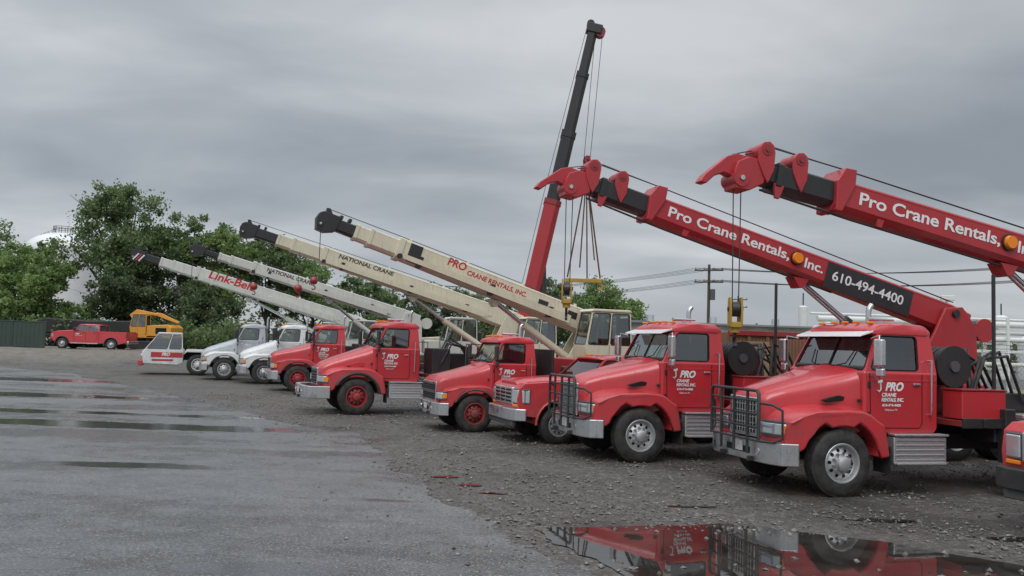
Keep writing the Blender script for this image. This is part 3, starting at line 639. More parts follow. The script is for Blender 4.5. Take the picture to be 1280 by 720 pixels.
def tall_crane():
    e=empty('mobile_crane',(.75,43.0,0),0)
    for x in(-3.6,-2.2,2.4,3.8):
        for s in(-1,1): wheel(e,x,s*1.25,.55,.36,'white',s,'rear','crane_wheel')
    box('carrier_body',(0,0,1.1),(10.5,2.5,.6),'cream',e,.05); prism('carrier_cab',[(-5.9,.6),(-6.0,1.4),(-5.5,2.3),(-4.3,2.4),(-4.3,.6)],-1.2,1.2,'cream',e,.05)
    cyl('slew_ring',(-.2,0,1.4),(-.2,0,1.6),.8,'black',e,32)
    box('superstructure',(-1.0,0,1.95),(3.2,2.2,.7),'red2',e,.05); box('counterweight',(-2.6,0,2.1),(.8,2.5,1.2),'black',e,.04)
    opcab(e,-.2,1.3,-1.35,-.45,1.6,3.3,'cream')
    A=Vector((-.25,0,2.3)); T=Vector((3.1,0,18.9)); d=T-A
    b=empty('telescopic_boom',A,0,e,rot=(0,math.atan2(d.x,d.z),0)); L=d.length
    def sec(nm,z0,z1,w,h,mt):
        c=h*.3
        loft(nm,[[( -h/2,-w/2,z),(h/2-c,-w/2,z),(h/2,-w/2+c,z),(h/2,w/2-c,z),(h/2-c,w/2,z),(-h/2,w/2,z)] for z in(z0,z1)],mt,b,sharp=20)
    sec('boom_base',-.8,L*.44,.8,.84,'red2'); sec('base_collar',L*.43,L*.445,.87,.91,'dred')
    sec('boom_section_2',L*.44,L*.66,.68,.72,'black'); sec('section_collar',L*.645,L*.665,.74,.78,'black')
    sec('boom_section_3',L*.66,L*.85,.58,.61,'black'); sec('section_collar',L*.84,L*.855,.64,.67,'black')
    sec('boom_section_4',L*.85,L,.48,.51,'black')
    box('boom_head',(.05,0,L),(.8,.6,.5),'black',b,.05); cyl('head_sheave',(.38,-.2,L-.1),(.38,.2,L-.1),.28,'dred',b,24); cyl('head_sheave',(-.2,-.2,L+.22),(-.2,.2,L+.22),.2,'black',b,24)
    tube('whip_line',[(-.35,0,L+.3),(-.55,0,L*.5),(-.6,0,0)],.015,'rope',b,res=1)
    cyl('lift_cylinder',(1.0,0,1.8),(.8,0,6.5),.17,'black',e,16)
    hx=2.95
    for dx in(-.16,.16): cyl('hoist_line',(3.4+dx*1.2,0,18.7),(hx+dx,0,11.9),.016,'rope',e,6)
    hook_block('hook_block',e,hx,0,11.5,'dred',1.2,20)
    for dx,dy,zz,r in((-.85,0,5.7,.045),(.85,0,5.7,.045),(-.25,-.3,6.2,.04),(.20,.3,5.7,.04),(.5,-.3,6.6,.035)):
        tube('sling',[(hx,0,11.2),(hx+dx,dy,zz)],r,'strap',e,res=1)
    box('spreader_beam',(hx,0,5.55),(1.9,.16,.2),'yellow',e,.02)
    for dx in(-.85,.85):
        pts=[(hx+dx+.13*math.cos(a),0,5.25+.16*math.sin(a)) for a in [rad(120-i*28) for i in range(11)]]; tube('spreader_hook',pts,.05,'yellow',e)
    return e
tall_crane()
def ball(par,x,z,zt):
    cyl('ball_line',(x,-.5,zt),(x,-.5,z),.012,'rope',par,6)
    me=lathe_mesh('headache_ball',[(0,-.17),(.1,-.14),(.16,-.06),(.17,0),(.16,.06),(.1,.14),(0,.17)],'dred',16)
    o=bpy.data.objects.new('headache_ball',me); COL.objects.link(o); o.parent=par; o.location=(x,-.5,z); o.rotation_euler=(rad(90),0,0)
    pts=[(x+.07*math.cos(a),-.5,z-.28+.08*math.sin(a)) for a in [rad(100-i*28) for i in range(10)]]; tube('ball_hook',pts,.025,'dred',par)
ball(T6,.5,4.45,5.3); ball(T6,-.1,4.1,5.6); ball(T7,-.6,4.35,5.2)
# ============================================================ SETTING
def ss(x,a,b):
    t=max(0,min(1,(x-a)/(b-a))); return t*t*(3-2*t)
def ground_z(x,y):
    h=.66*ss(y,47,53+2*noise.noise(Vector((x*.1,0,0))))*ss(-x,19,27)
    if h>.01: h+=.16*noise.noise(Vector((x*.35,y*.35,0)))*min(1,h*3)
    return h
xs=sorted(set([-3000,-1500,-700,-300,-150,-90]+list(np.arange(-70,50,1.0))+[60,90,150,300,700,1500,3000]))
ys=sorted(set([-300,-100,-40,-15]+list(np.arange(-6,46,2.0))+list(np.arange(46,76,.8))+[80,90,110,150,250,500,1000,2000,4000]))
v=[(x,y,ground_z(x,y)) for y in ys for x in xs]; nx=len(xs)
f=[(j*nx+i,j*nx+i+1,(j+1)*nx+i+1,(j+1)*nx+i) for j in range(len(ys)-1) for i in range(nx-1)]
def gravel_mat():
    m,nt,b=newmat('wet_gravel'); pos=geopos(nt)
    big=noisen(nt,.28,5,.6,pos); med=noisen(nt,2.2,5,.65,pos)
    vo=nt.nodes.new('ShaderNodeTexVoronoi'); vo.inputs['Scale'].default_value=28; nt.links.new(pos,vo.inputs['Vector'])
    vo2=nt.nodes.new('ShaderNodeTexVoronoi'); vo2.inputs['Scale'].default_value=11; nt.links.new(pos,vo2.inputs['Vector'])
    sepc=nt.nodes.new('ShaderNodeSeparateColor'); nt.links.new(vo.outputs['Color'],sepc.inputs[0])
    sep2=nt.nodes.new('ShaderNodeSeparateColor'); nt.links.new(vo2.outputs['Color'],sep2.inputs[0])
    stone=ramp(nt,sepc.outputs[0],[(0,(.055,.048,.042)),(.5,(.11,.098,.087)),(.8,(.18,.166,.15)),(1,(.38,.36,.34))])
    stone2=ramp(nt,sep2.outputs[0],[(0,(.06,.053,.047)),(.7,(.125,.112,.10)),(1,(.28,.26,.24))])
    stone=mixc(nt,.35,stone,stone2)
    mud=ramp(nt,med,[(.3,(.046,.040,.035)),(.7,(.115,.101,.088))])
    c=mixc(nt,mrange(nt,noisen(nt,5,4,.6,pos),.38,.6,.15,.85),mud,stone)
    c=mixc(nt,mrange(nt,big,.46,.60,0,.45),c,(.045,.040,.036))
    sp=nt.nodes.new('ShaderNodeSeparateXYZ'); nt.links.new(pos,sp.inputs[0])
    far=mrange(nt,sp.outputs[2],.1,.6,0,1)
    c=mixc(nt,far,c,ramp(nt,med,[(.3,(.13,.112,.092)),(.7,(.25,.22,.19))]))
    nt.links.new(c,b.inputs['Base Color'])
    wet=mrange(nt,big,.42,.60,.85,.24); nt.links.new(math2(nt,'MAXIMUM',wet,mrange(nt,far,0,1,0,.9)),b.inputs['Roughness'])
    h=math2(nt,'ADD',math2(nt,'ADD',math2(nt,'MULTIPLY',vo.outputs[0],-.6),math2(nt,'MULTIPLY',vo2.outputs[0],-.6)),math2(nt,'MULTIPLY',noisen(nt,9,6,.7,pos),1.5)); bump(nt,b,h,.9,.035)
    return m
mesh_obj('ground',v,f,gravel_mat(),None,0,recalc=False,sharp=80)
def asphalt_mat(wets):
    m,nt,b=newmat('wet_asphalt'); pos=geopos(nt)
    mp=nt.nodes.new('ShaderNodeMapping'); nt.links.new(pos,mp.inputs[0]); mp.inputs['Scale'].default_value=(.45,1.4,1); mp.inputs['Rotation'].default_value=(0,0,rad(12))
    big=noisen(nt,.40,7,.62,mp.outputs[0],.6); med=noisen(nt,1.7,6,.6,pos); fine=noisen(nt,110,3,.7,pos); sp=noisen(nt,40,2,.5,pos)
    c=ramp(nt,big,[(.34,(.066,.068,.072)),(.48,(.105,.106,.109)),(.64,(.165,.163,.160))])
    c=mixc(nt,.45,c,ramp(nt,med,[(.3,(.066,.068,.072)),(.7,(.158,.155,.151))]))
    c=mixc(nt,mrange(nt,sp,.57,.68,0,.8),c,(.34,.33,.32))
    c=mixc(nt,mrange(nt,sp,.32,.43,.8,0),c,(.024,.024,.025))
    # puddled hollows: standing water where the surface dips, ragged edge from noise
    nn=nt.nodes.new('ShaderNodeTexNoise'); nn.inputs['Scale'].default_value=.9; nn.inputs['Detail'].default_value=7; nn.inputs['Roughness'].default_value=.62; nt.links.new(pos,nn.inputs['Vector'])
    sb=nt.nodes.new('ShaderNodeVectorMath'); sb.operation='SUBTRACT'; nt.links.new(nn.outputs['Color'],sb.inputs[0]); sb.inputs[1].default_value=(.5,.5,.5)
    mask=None
    for (cx,cy,rx,ry,wob) in wets:
        sc=nt.nodes.new('ShaderNodeVectorMath'); sc.operation='MULTIPLY'; nt.links.new(sb.outputs[0],sc.inputs[0]); sc.inputs[1].default_value=(wob*3,wob,0)
        ad=nt.nodes.new('ShaderNodeVectorMath'); ad.operation='ADD'; nt.links.new(pos,ad.inputs[0]); nt.links.new(sc.outputs[0],ad.inputs[1])
        s2=nt.nodes.new('ShaderNodeVectorMath'); s2.operation='SUBTRACT'; nt.links.new(ad.outputs[0],s2.inputs[0]); s2.inputs[1].default_value=(cx,cy,0)
        s3=nt.nodes.new('ShaderNodeVectorMath'); s3.operation='MULTIPLY'; nt.links.new(s2.outputs[0],s3.inputs[0]); s3.inputs[1].default_value=(1/rx,1/ry,0)
        ln=nt.nodes.new('ShaderNodeVectorMath'); ln.operation='LENGTH'; nt.links.new(s3.outputs[0],ln.inputs[0])
        mk=mrange(nt,ln.outputs['Value'],.80,1.12,1,0)
        mask=mk if mask is None else math2(nt,'MAXIMUM',mask,mk)
    deep=mrange(nt,mask,.35,.75,0,1)
    c=mixc(nt,math2(nt,'MULTIPLY',mask,.5),c,(.035,.036,.038))
    nt.links.new(c,b.inputs['Base Color'])
    base_r=mrange(nt,math2(nt,'ADD',math2(nt,'MULTIPLY',big,.7),math2(nt,'MULTIPLY',med,.3)),.43,.56,.15,.50)
    r1=nt.nodes.new('ShaderNodeMix'); r1.data_type='FLOAT'; nt.links.new(deep,r1.inputs[0]); nt.links.new(base_r,r1.inputs[2]); r1.inputs[3].default_value=.05
    nt.links.new(r1.outputs[0],b.inputs['Roughness']); b.inputs['IOR'].default_value=1.55
    bump(nt,b,math2(nt,'ADD',math2(nt,'ADD',fine,math2(nt,'MULTIPLY',sp,1.0)),math2(nt,'MULTIPLY',med,1.5)),mrange(nt,deep,0,1,.6,.03),.010)
    return m
def rough_line(pts,step,amp,seed,closed=False):
    out=[]; n=len(pts)
    for i in range(n if closed else n-1):
        a=Vector(pts[i]);b=Vector(pts[(i+1)%n]); L=(b-a).length; k=max(1,int(L/step))
        for j in range(k): out.append(a.lerp(b,j/k))
    if not closed: out.append(Vector(pts[-1]))
    res=[]
    for p in out:
        q=Vector((p.x,p.y,seed)); d=Vector((0,0))
        for fr,am in((.5,1),(1.3,.6),(3.1,.35),(8,.18)):
            d+=Vector((noise.noise(q*fr),noise.noise(q*fr+Vector((31,7,3)))))*am
        res.append((p.x+d.x*amp,p.y+d.y*amp))
    return res
def flat(name,pl,z,mat):
    o=mesh_obj(name,[(x,y,z) for x,y in pl],[tuple(range(len(pl)))],mat,None,0,recalc=False)
    for p in o.data.polygons:
        if p.normal.z<0:p.flip()
    return o
edge=rough_line([(1.9,5.5),(1.15,7.84),(-.09,9.7),(-1.0,11.6),(-1.73,13.6),(-2.5,16.5),(-3.2,18.6),(-6.6,22.4),(-11,28),(-15.8,33.9),(-21,40.5),(-28,45.2)],.06,.34,1.3)
wets=[(-9.6,19.2,5.6,.75,.9),(-13.5,21.8,4.5,.5,.8),(-7.6,21.8,2.0,.35,.6),(-16,27,5.0,.9,1.2),(-22,35,6,1.2,1.5),(-4.5,7.75,.75,.22,.35),(-2.3,7.80,.85,.24,.35),(-3.4,7.45,.45,.25,.3),(-6.0,13.5,1.6,.30,.5),(-2.0,11.3,.9,.12,.3)]
flat('asphalt_lot',edge+[(-60,45.5),(-90,30),(-90,-60),(12,-60),(3.2,0)],.006,asphalt_mat(wets))
def water_mat():
    m,nt,b=newmat('puddle_water'); pos=geopos(nt)
    nt.links.new(ramp(nt,noisen(nt,1.5,4,.6,pos),[(.35,(.016,.015,.013)),(.7,(.050,.045,.038))]),b.inputs['Base Color'])
    b.inputs['Roughness'].default_value=.02; b.inputs['IOR'].default_value=1.65
    bump(nt,b,noisen(nt,5,3,.5,pos),.035,.01); return m
WM=water_mat()
def puddle(pts,seed,amp=.15,z=.012,mat=None,step=.06,name='puddle'):
    return flat(name,rough_line(pts,step,amp,seed,True),z,mat or WM)
def ell(cx,cy,rx,ry,rot=0,n=16):
    return [(cx+rx*math.cos(a)*math.cos(rot)-ry*math.sin(a)*math.sin(rot),cy+rx*math.cos(a)*math.sin(rot)+ry*math.sin(a)*math.cos(rot)) for a in [2*math.pi*i/n for i in range(n)]]
puddle([(.35,9.9),(1.0,10.15),(1.8,10.25),(2.7,10.3),(3.6,10.15),(4.3,9.9),(4.8,9.4),(5.3,9.0),(5.9,8.6),(6.0,7.4),(4.5,6.6),(3,6.2),(2.0,6.3),(1.5,6.9),(1.15,7.9),(.75,8.9),(.45,9.4)],5.5,.24)
for i,(cx,cy,rx,ry,am) in enumerate([(-.95,13.4,.26,.08,.08),(-.55,12.7,.20,.07,.07),(-.2,12.1,.24,.05,.06),(4.9,11.1,.5,.10,.10),(6.2,10.2,.4,.12,.10),(2.6,11.6,.4,.05,.07)]):
    puddle(ell(cx,cy,rx,ry),10+i*3,am,.013,step=.03)
def stones(n,name,seed):
    r=np.random.default_rng(seed); V=[];F=[]
    base=np.array([(1,0,0),(0,1,0),(-1,0,0),(0,-1,0),(0,0,1),(0,0,-1)],float)
    fc=[(0,1,4),(1,2,4),(2,3,4),(3,0,4),(1,0,5),(2,1,5),(3,2,5),(0,3,5)]
    k=0
    while k<n:
        y=7+ (r.random()**1.6)*24; x=r.uniform(-12,12)
        ex=np.interp(y,[5.5,7.8,9.7,13.6,18.6,22.4,33.9],[1.9,1.15,-.1,-1.73,-3.2,-6.6,-15.8])
        if x<ex+.1 - r.exponential(.5): continue
        if x>y*.68+1: continue
        if noise.noise(Vector((x*.6,y*.6,3)))<r.uniform(-.35,.3): continue
        s=.006+r.exponential(.008); s=min(s,.045)
        if .6<x<5.5 and 6.6<y<9.9 and s<.03: continue
        B=base*(s*r.uniform(.6,1.3,3))*[1,1,.7]+r.normal(0,s*.15,(6,3)); a=r.uniform(0,6.28)
        R=np.array([[math.cos(a),-math.sin(a),0],[math.sin(a),math.cos(a),0],[0,0,1]]); B=B@R.T+[x,y,.006+s*.25]
        o=len(V); V+=B.tolist(); F+=[(a_+o,b_+o,c_+o) for a_,b_,c_ in fc]; k+=1
    m,nt,b=newmat('stone'); pos=geopos(nt); nt.links.new(ramp(nt,noisen(nt,18,2,.5,pos),[(.3,(.07,.062,.054)),(.6,(.18,.165,.148)),(.75,(.38,.36,.33))]),b.inputs['Base Color']); b.inputs['Roughness'].default_value=.55
    me=bpy.data.meshes.new(name); me.from_pydata(V,[],F); me.materials.append(m); o=bpy.data.objects.new(name,me); COL.objects.link(o)
stones(24000,'gravel',3)
# ---- trees
def leafmat(name,c0,c1,c2):
    m,nt,b=newmat(name); pos=geopos(nt)
    n=noisen(nt,.45,3,.6,pos); oi=noisen(nt,4.5,2,.6,pos)
    c=mixc(nt,.45,ramp(nt,n,[(.36,c0),(.5,c1),(.64,c2)]),ramp(nt,oi,[(.35,c0),(.65,c2)]))
    nt.links.new(c,b.inputs['Base Color']); b.inputs['Roughness'].default_value=.5
    t=nt.nodes.new('ShaderNodeBsdfTranslucent'); nt.links.new(c,t.inputs[0]); mx=nt.nodes.new('ShaderNodeMixShader'); mx.inputs[0].default_value=.45
    out=nt.nodes['Material Output']; nt.links.new(b.outputs[0],mx.inputs[1]); nt.links.new(t.outputs[0],mx.inputs[2]); nt.links.new(mx.outputs[0],out.inputs[0]); return m
LM=[leafmat('leaves_a',(.06,.10,.04),(.15,.215,.085),(.25,.33,.14)),leafmat('leaves_b',(.08,.14,.04),(.19,.29,.085),(.32,.43,.15)),leafmat('leaves_c',(.055,.08,.04),(.11,.155,.075),(.18,.235,.11))]
M['bark']=simple('bark',(.06,.048,.038),.9)
def leaves(centers,radii,per,size,r):
    N=len(centers)*per
    c=np.repeat(centers,per,0); rr=np.repeat(radii,per)
    p=c+r.normal(0,.52,(N,3))*rr[:,None]*[1,1,.75]
    a=r.normal(0,1,(N,3)); a/=np.linalg.norm(a,axis=1)[:,None]; b=np.cross(a,r.normal(0,1,(N,3))); b/=np.linalg.norm(b,axis=1)[:,None]
    s=size*r.uniform(.5,1.3,N)[:,None]; a*=s; b*=s*.6
    V=np.stack([p-a,p-b*1.0,p+a,p+b],1).reshape(-1,3); F=np.arange(N*4).reshape(-1,4)
    return V,F
def tree(name,x,y,h,cr,seed,lm=0,lobes=9,z0=0,trunk=True,size=.165,per=100,ncl=160,low=.22):
    r=np.random.default_rng(seed); e=empty(name,(x,y,z0))
    C=[];R=[];lob=[]
    for k in range(lobes):
        a=2.4*k+r.uniform(-.5,.5); q=r.uniform(.3,.80)*cr; zz=h*(low+.10+(.84-low-.10)*r.random())
        q*=math.sqrt(max(.25,1-((zz/h-.5)/.55)**2))
        lob.append((q*math.cos(a),q*math.sin(a),zz,cr*r.uniform(.26,.44)))
    lob.append((r.uniform(-.15,.15)*cr,0,h*.84,cr*.34)); lob.append((0,0,h*.55,cr*.45))
    for k in range(ncl):
        L=lob[k%len(lob)]; d=r.normal(0,1,3); d/=np.linalg.norm(d); q=r.uniform(.6,1.25)
        C.append((L[0]+d[0]*L[3]*q,L[1]+d[1]*L[3]*q,min(h*.98,L[2]+d[2]*L[3]*q*.9))); R.append(cr*r.uniform(.07,.18))
    V,F=leaves(np.array(C),np.array(R),per,size,r)
    me=bpy.data.meshes.new('crown'); me.from_pydata(V.tolist(),[],F.tolist()); me.materials.append(LM[lm]); o=bpy.data.objects.new('crown',me); COL.objects.link(o); o.parent=e
    if trunk:
        pts=[(0,0,0,.025*h),(.1,.1,h*.25,.018*h),(0,0,h*.5,.012*h),(.1,0,h*.86,.004*h)]
        for i in range(3): cyl('trunk',pts[i][:3],pts[i+1][:3],pts[i][3],'bark',e,10,pts[i+1][3])
        for L in lob[:-2]:
            z=h*r.uniform(.2,.45); m=Vector((L[0]*.5,L[1]*.5,(z+L[2])/2-.3)); cyl('limb',(0,0,z),m,.010*h,'bark',e,8,.007*h); cyl('limb',m,L[:3],.007*h,'bark',e,8,.003*h)
            for q in range(3): 
                d=r.normal(0,1,3); cyl('branch',L[:3],Vector(L[:3])+Vector(d)*L[3]*.6,.003*h,'bark',e,5,.001*h)
    return e
tree('maple_tree',-38.4,82,17.4,6.0,11,0,z0=.6,ncl=310,lobes=15)
tree('maple_tree',-33.2,84,14.0,4.6,12,0,z0=.6)
tree('broadleaf_tree',-29.4,83,12.6,4.6,13,1,z0=.6)
tree('broadleaf_tree',-25.2,86,12.4,4.5,14,0,z0=.6)
tree('broadleaf_tree',-21.0,88,10.4,4.5,15,1,z0=.3)
tree('broadleaf_tree',-47.3,78,9.6,4.8,16,1,z0=.6,low=.05)
tree('broadleaf_tree',-54,86,12.5,5.2,17,0,z0=.6,low=.1)
tree('broadleaf_tree',-43.0,76,8.0,3.8,18,1,z0=.6,low=.05)
tree('broadleaf_tree',-36,79,7.5,4.2,19,2,z0=.6,low=.02)
tree('broadleaf_tree',-30,79,6.5,4.2,20,2,z0=.6,low=.02)
tree('broadleaf_tree',-16,92,9.2,4.6,21,0,low=.1)
tree('broadleaf_tree',-9.5,95,8.6,4.4,22,2,low=.1)
tree('broadleaf_tree',-4,98,8.4,4.2,32,0,low=.1)
tree('broadleaf_tree',5.0,90,9.4,4.6,23,0,low=.1)
tree('broadleaf_tree',10.5,92,9.4,4.8,24,1,low=.1)
tree('broadleaf_tree',-62,92,12,6,25,2,z0=.6,low=.05)
r=np.random.default_rng(5); C=[];R=[]
for k in range(420):
    x=r.uniform(-170,120); y=150+r.uniform(-8,12); C.append((x,y,r.uniform(.5,4.8+1.5*noise.noise(Vector((x*.06,0,0)))))); R.append(r.uniform(1.4,2.8))
V,F=leaves(np.array(C),np.array(R),60,.42,r)
me=bpy.data.meshes.new('tree_line'); me.from_pydata(V.tolist(),[],F.tolist()); me.materials.append(LM[2]); o=bpy.data.objects.new('tree_line',me); COL.objects.link(o)
C=[];R=[]
for k in range(150): x=r.uniform(-64,-24); C.append((x,r.uniform(72,76),.7+r.uniform(0,2.2))); R.append(r.uniform(.5,1.1))
V,F=leaves(np.array(C),np.array(R),150,.15,r)
me=bpy.data.meshes.new('undergrowth'); me.from_pydata(V.tolist(),[],F.tolist()); me.materials.append(LM[0]); o=bpy.data.objects.new('undergrowth',me); COL.objects.link(o)
# ---- storage tank
tk=empty('storage_tank',(-86.0,158,0))
def tank():
    RR=6.4; H=16.6; D=3.9
    prof=[(RR,0),(RR,H)]+[(RR*math.cos(rad(a)),H+D*math.sin(rad(a))) for a in range(6,91,7)]
    n=48; v=[];f=[]
    for rr,z in prof:
        for i in range(n): v.append((rr*math.cos(2*math.pi*i/n),rr*math.sin(2*math.pi*i/n),z))
    for k in range(len(prof)-1):
        for i in range(n): a=k*n+i;b=k*n+(i+1)%n; f.append((a,b,b+n,a+n))
    mesh_obj('tank_shell',v,f,M['white'],tk)
    T=H+D
    for z in(T+.6,T+1.1): tube('top_rail',[(1.7*math.cos(a),1.7*math.sin(a),z) for a in [2*math.pi*i/16 for i in range(16)]],.05,'grey',tk,cyclic=True,res=1)
    for i in range(10):
        a=2*math.pi*i/10; cyl('rail_post',(1.7*math.cos(a),1.7*math.sin(a),T-.3),(1.7*math.cos(a),1.7*math.sin(a),T+1.1),.05,'grey',tk,6)
    for k in range(10):
        a=rad(190+k*7); b=rad(197+k*7); R1=6.3-k*.45; z=H+.8+k*.30
        tube('stair_rail',[(R1*math.cos(a),R1*math.sin(a),z-.5),(R1*math.cos(b)*.95,R1*math.sin(b)*.95,z-.2),(R1*math.cos(b)*.95,R1*math.sin(b)*.95,z+.9),(R1*math.cos(a),R1*math.sin(a),z+.6)],.05,'grey',tk,res=1)
tank()
def panel_fence(x0,y0,x1,y1,h,z0):
    e=empty('privacy_fence',(x0,y0,z0),math.degrees(math.atan2(y1-y0,x1-x0))); L=math.hypot(x1-x0,y1-y0)
    n=int(L/2.4)
    for i in range(n+1): cyl('post',(i*2.4,0,0),(i*2.4,0,h+.1),.05,'green',e,8)
    for i in range(n):
        box('panel',(i*2.4+1.2,0,h/2),(2.3,.03,h-.1),'green',e,.005)
        for k in range(7): box('slat',(i*2.4+.25+k*.32,-.02,h/2),(.16,.02,h-.12),'green',e,.004)
    for z in(.15,h-.05): cyl('rail',(0,-.03,z),(n*2.4,-.03,z),.03,'green',e,8)
panel_fence(-62,62,-35.6,64,2.1,.6)
tr=empty('flatbed_trailer',(-36.5,73,.66),2)
box('trailer_bed',(0,0,1.0),(9.5,2.5,.22),'chassis',tr,.02)
prism('tarped_load',[(-4.5,1.12),(-4.4,2.2),(-3.6,2.45),(0,2.3),(3.6,2.4),(4.5,2.1),(4.6,1.12)],-1.15,1.15,'chassis',tr,.12,seg=3)
for x in(2.6,3.7):
    for s in(-1,1): wheel(tr,x,s*1.2,.5,.27,'white',s,'rear','trailer_wheel')
box('landing_leg',(-3,0,.5),(.12,1.4,.9),'chassis',tr)
ex=empty('excavator',(-29.8,70,.66),0)
for s in(-1,1):
    prism('track',[(-1.7,.35),(-1.45,.05),(1.45,.05),(1.7,.35),(1.55,.75),(-1.55,.75)],s*.9,s*1.35,'chassis',ex,.08,seg=3)
    for k in range(5): cyl('track_roller',(-1.1+k*.55,s*1.36,.3),(-1.1+k*.55,s*1.30,.3),.15,'black',ex,12)
cyl('slew_ring',(0,0,.75),(0,0,1.0),.6,'black',ex,20)
prism('engine_housing',[(-.2,1.0),(-.2,2.0),(1.5,2.15),(1.85,1.9),(1.8,1.0)],-1.3,1.3,'orange',ex,.06,seg=3); box('house_deck',(-.2,0,1.1),(2.9,2.6,.2),'orange',ex,.03)
oc=empty('cab_mount',(0,0,0),0,ex); opcab(oc,-1.6,-.25,-1.3,-.35,1.2,3.0,'orange')
prism('boom_arm',[(-1.2,1.4),(-2.2,2.9),(-1.6,3.35),(.2,3.05),(.25,2.85),(-1.5,3.0),(-1.9,2.8),(-.8,1.4)],-.15,.2,'orange',ex,.03)
prism('stick',[(.0,3.15),(.4,3.1),(2.0,2.4),(1.9,2.25),(.1,2.85)],-.1,.15,'orange',ex,.03)
box('engine_vent',(1.0,-1.305,1.6),(.9,.01,.5),'hole',ex,.002)
def wallmat(name,c,rib=6):
    m,nt,b=newmat(name); pos=geopos(nt); n=noisen(nt,.8,5,.6,pos)
    c1=mixc(nt,mrange(nt,n,.3,.7,0,1),c,tuple(x*.6 for x in c))
    nt.links.new(c1,b.inputs['Base Color']); b.inputs['Roughness'].default_value=.6
    tc=nt.nodes.new('ShaderNodeTexCoord'); w=nt.nodes.new('ShaderNodeTexWave'); w.inputs['Scale'].default_value=rib; nt.links.new(tc.outputs['Object'],w.inputs[0]); bump(nt,b,w.outputs['Fac'],.6,.04); return m
M['wall']=wallmat('warehouse_cladding',(.46,.47,.47),2); M['roof']=simple('roof_metal',(.22,.23,.24),.5); M['rust']=wallmat('rusty_panels',(.24,.12,.065),3)
wh=empty('warehouse',(19,66,0),2)
box('walls',(0,0,2.0),(26,10,4.0),'wall',wh,.01); prism('roof',[(-13.3,4.0),(-13.3,4.15),(13.3,4.15),(13.3,4.0)],-5.4,5.4,'roof',wh,.02)
for k in range(6): box('loading_door',(-10.5+k*4.2,-5.01,1.6),(2.8,.04,3.0),'roof',wh,.01); box('door_frame',(-10.5+k*4.2,-5.03,3.15),(3.0,.06,.12),'white',wh,.01)
for k in range(4): cyl('roof_vent',(-8+k*5,0,4.1),(-8+k*5,0,4.8),.3,'alu',wh,12)
ct=empty('rusty_container',(8.2,25.2,0),12)
box('container_body',(0,0,1.4),(4.6,2.4,2.6),'rust',ct,.02)
for x in np.linspace(-2.3,2.3,9): box('container_rib',(x,-1.22,1.4),(.10,.06,2.6),'rust',ct,.008)
for z in(.12,2.68): box('container_rail',(0,-1.23,z),(4.7,.10,.14),'dred',ct,.01)
M['ply2']=wallmat('weathered_plywood',(.36,.25,.15),.4)
for i,x in enumerate((-1.6,-.5,.7,1.7)): box('plywood_sheet',(x,-1.29-.01*i,1.45+.1*(i%2)),(.95,.03,2.0),'ply2' if i!=1 else 'rust',ct,.004)
box('timber_stack',(4.6,.2,1.0),(2.0,2.0,1.9),'ply2',ct,.03)
# ---- pipe rack, right
pr=empty('pipe_rack',(38,50,0),3)
M['pipe']=paint('pipe_white',(.68,.69,.68),rough=.5,dirt=.5)
for z,y,rr in((4.25,0,.18),(3.75,.6,.10),(3.35,-.4,.16),(2.65,.4,.09),(1.9,0,.12),(4.6,1.0,.07)): cyl('pipe',(-20,y,z),(30,y,z),rr,'pipe',pr,14)
for k in range(11):
    x=-19+k*5
    for y in(-.9,1.3): box('rack_post',(x,y,2.3),(.14,.14,4.6),'pipe',pr,.01)
    for z in(1.6,2.4,3.1,4.0): box('rack_beam',(x,.2,z),(.10,2.3,.10),'pipe',pr,.01)
for x in(-14,2): tube('pipe_riser',[(x,-.4,3.35),(x,-.9,3.3),(x,-1.1,2.6),(x,-1.1,.3)],.08,'pipe',pr)
for i,(x,y,h,rr) in enumerate(((47,90,6.0,.9),(56,95,7,.8),(61,96,4.6,2.2),(44,96,4.6,2.0),(36,92,5.4,1.6),(33,94,7.4,.5))):
    v_=empty('process_vessel',(x,y,0)); cyl('vessel_shell',(0,0,0),(0,0,h),rr,'pipe',v_,28); cyl('vessel_cap',(0,0,h),(0,0,h+rr*.35),rr,'pipe',v_,28,rr*.45); cyl('vent',(0,0,h),(0,0,h+1.6),.08,'grey',v_,8)
m,nt,b=newmat('dry_grass'); pos=geopos(nt); nt.links.new(ramp(nt,noisen(nt,2.0,6,.7,pos),[(.3,(.12,.12,.055)),(.55,(.26,.24,.14)),(.75,(.38,.35,.22))]),b.inputs['Base Color']); b.inputs['Roughness'].default_value=.9; bump(nt,b,noisen(nt,20,3,.6,pos),1,.05)
flat('dry_grass',rough_line([(12,33),(70,28),(80,60),(14,62)],.8,.8,4,True),.008,m)
cf=empty('chain_link_fence',(10,34,0),-3)
for i in range(16): 
    cyl('post',(i*3,0,0),(i*3,0,2.5),.04,'alu',cf,8); cyl('barb_arm',(i*3,0,2.5),(i*3,-.3,2.9),.02,'alu',cf,6)
for k,(z,y) in enumerate(((2.6,-.08),(2.75,-.18),(2.9,-.3))): cyl('barbed_wire',(0,y,z),(45,y,z),.008,'rope',cf,5)
cyl('top_rail',(0,0,2.45),(45,0,2.45),.025,'alu',cf,8)
V=[];F=[]
n=220
for i in range(n):
    x0=45*i/n
    for dxs in(1,-1):
        a=(x0,0,.05); b_=(x0+dxs*2.4,0,2.45)
        if not 0<=b_[0]<=45: continue
        s=len(V); w=.004; V+=[(a[0]-w,-.001,a[2]),(a[0]+w,0,a[2]),(b_[0]+w,0,b_[2]),(b_[0]-w,-.001,b_[2])]; F.append((s,s+1,s+2,s+3))
mesh_obj('mesh_wires',V,F,M['rope'],cf,0,recalc=False)
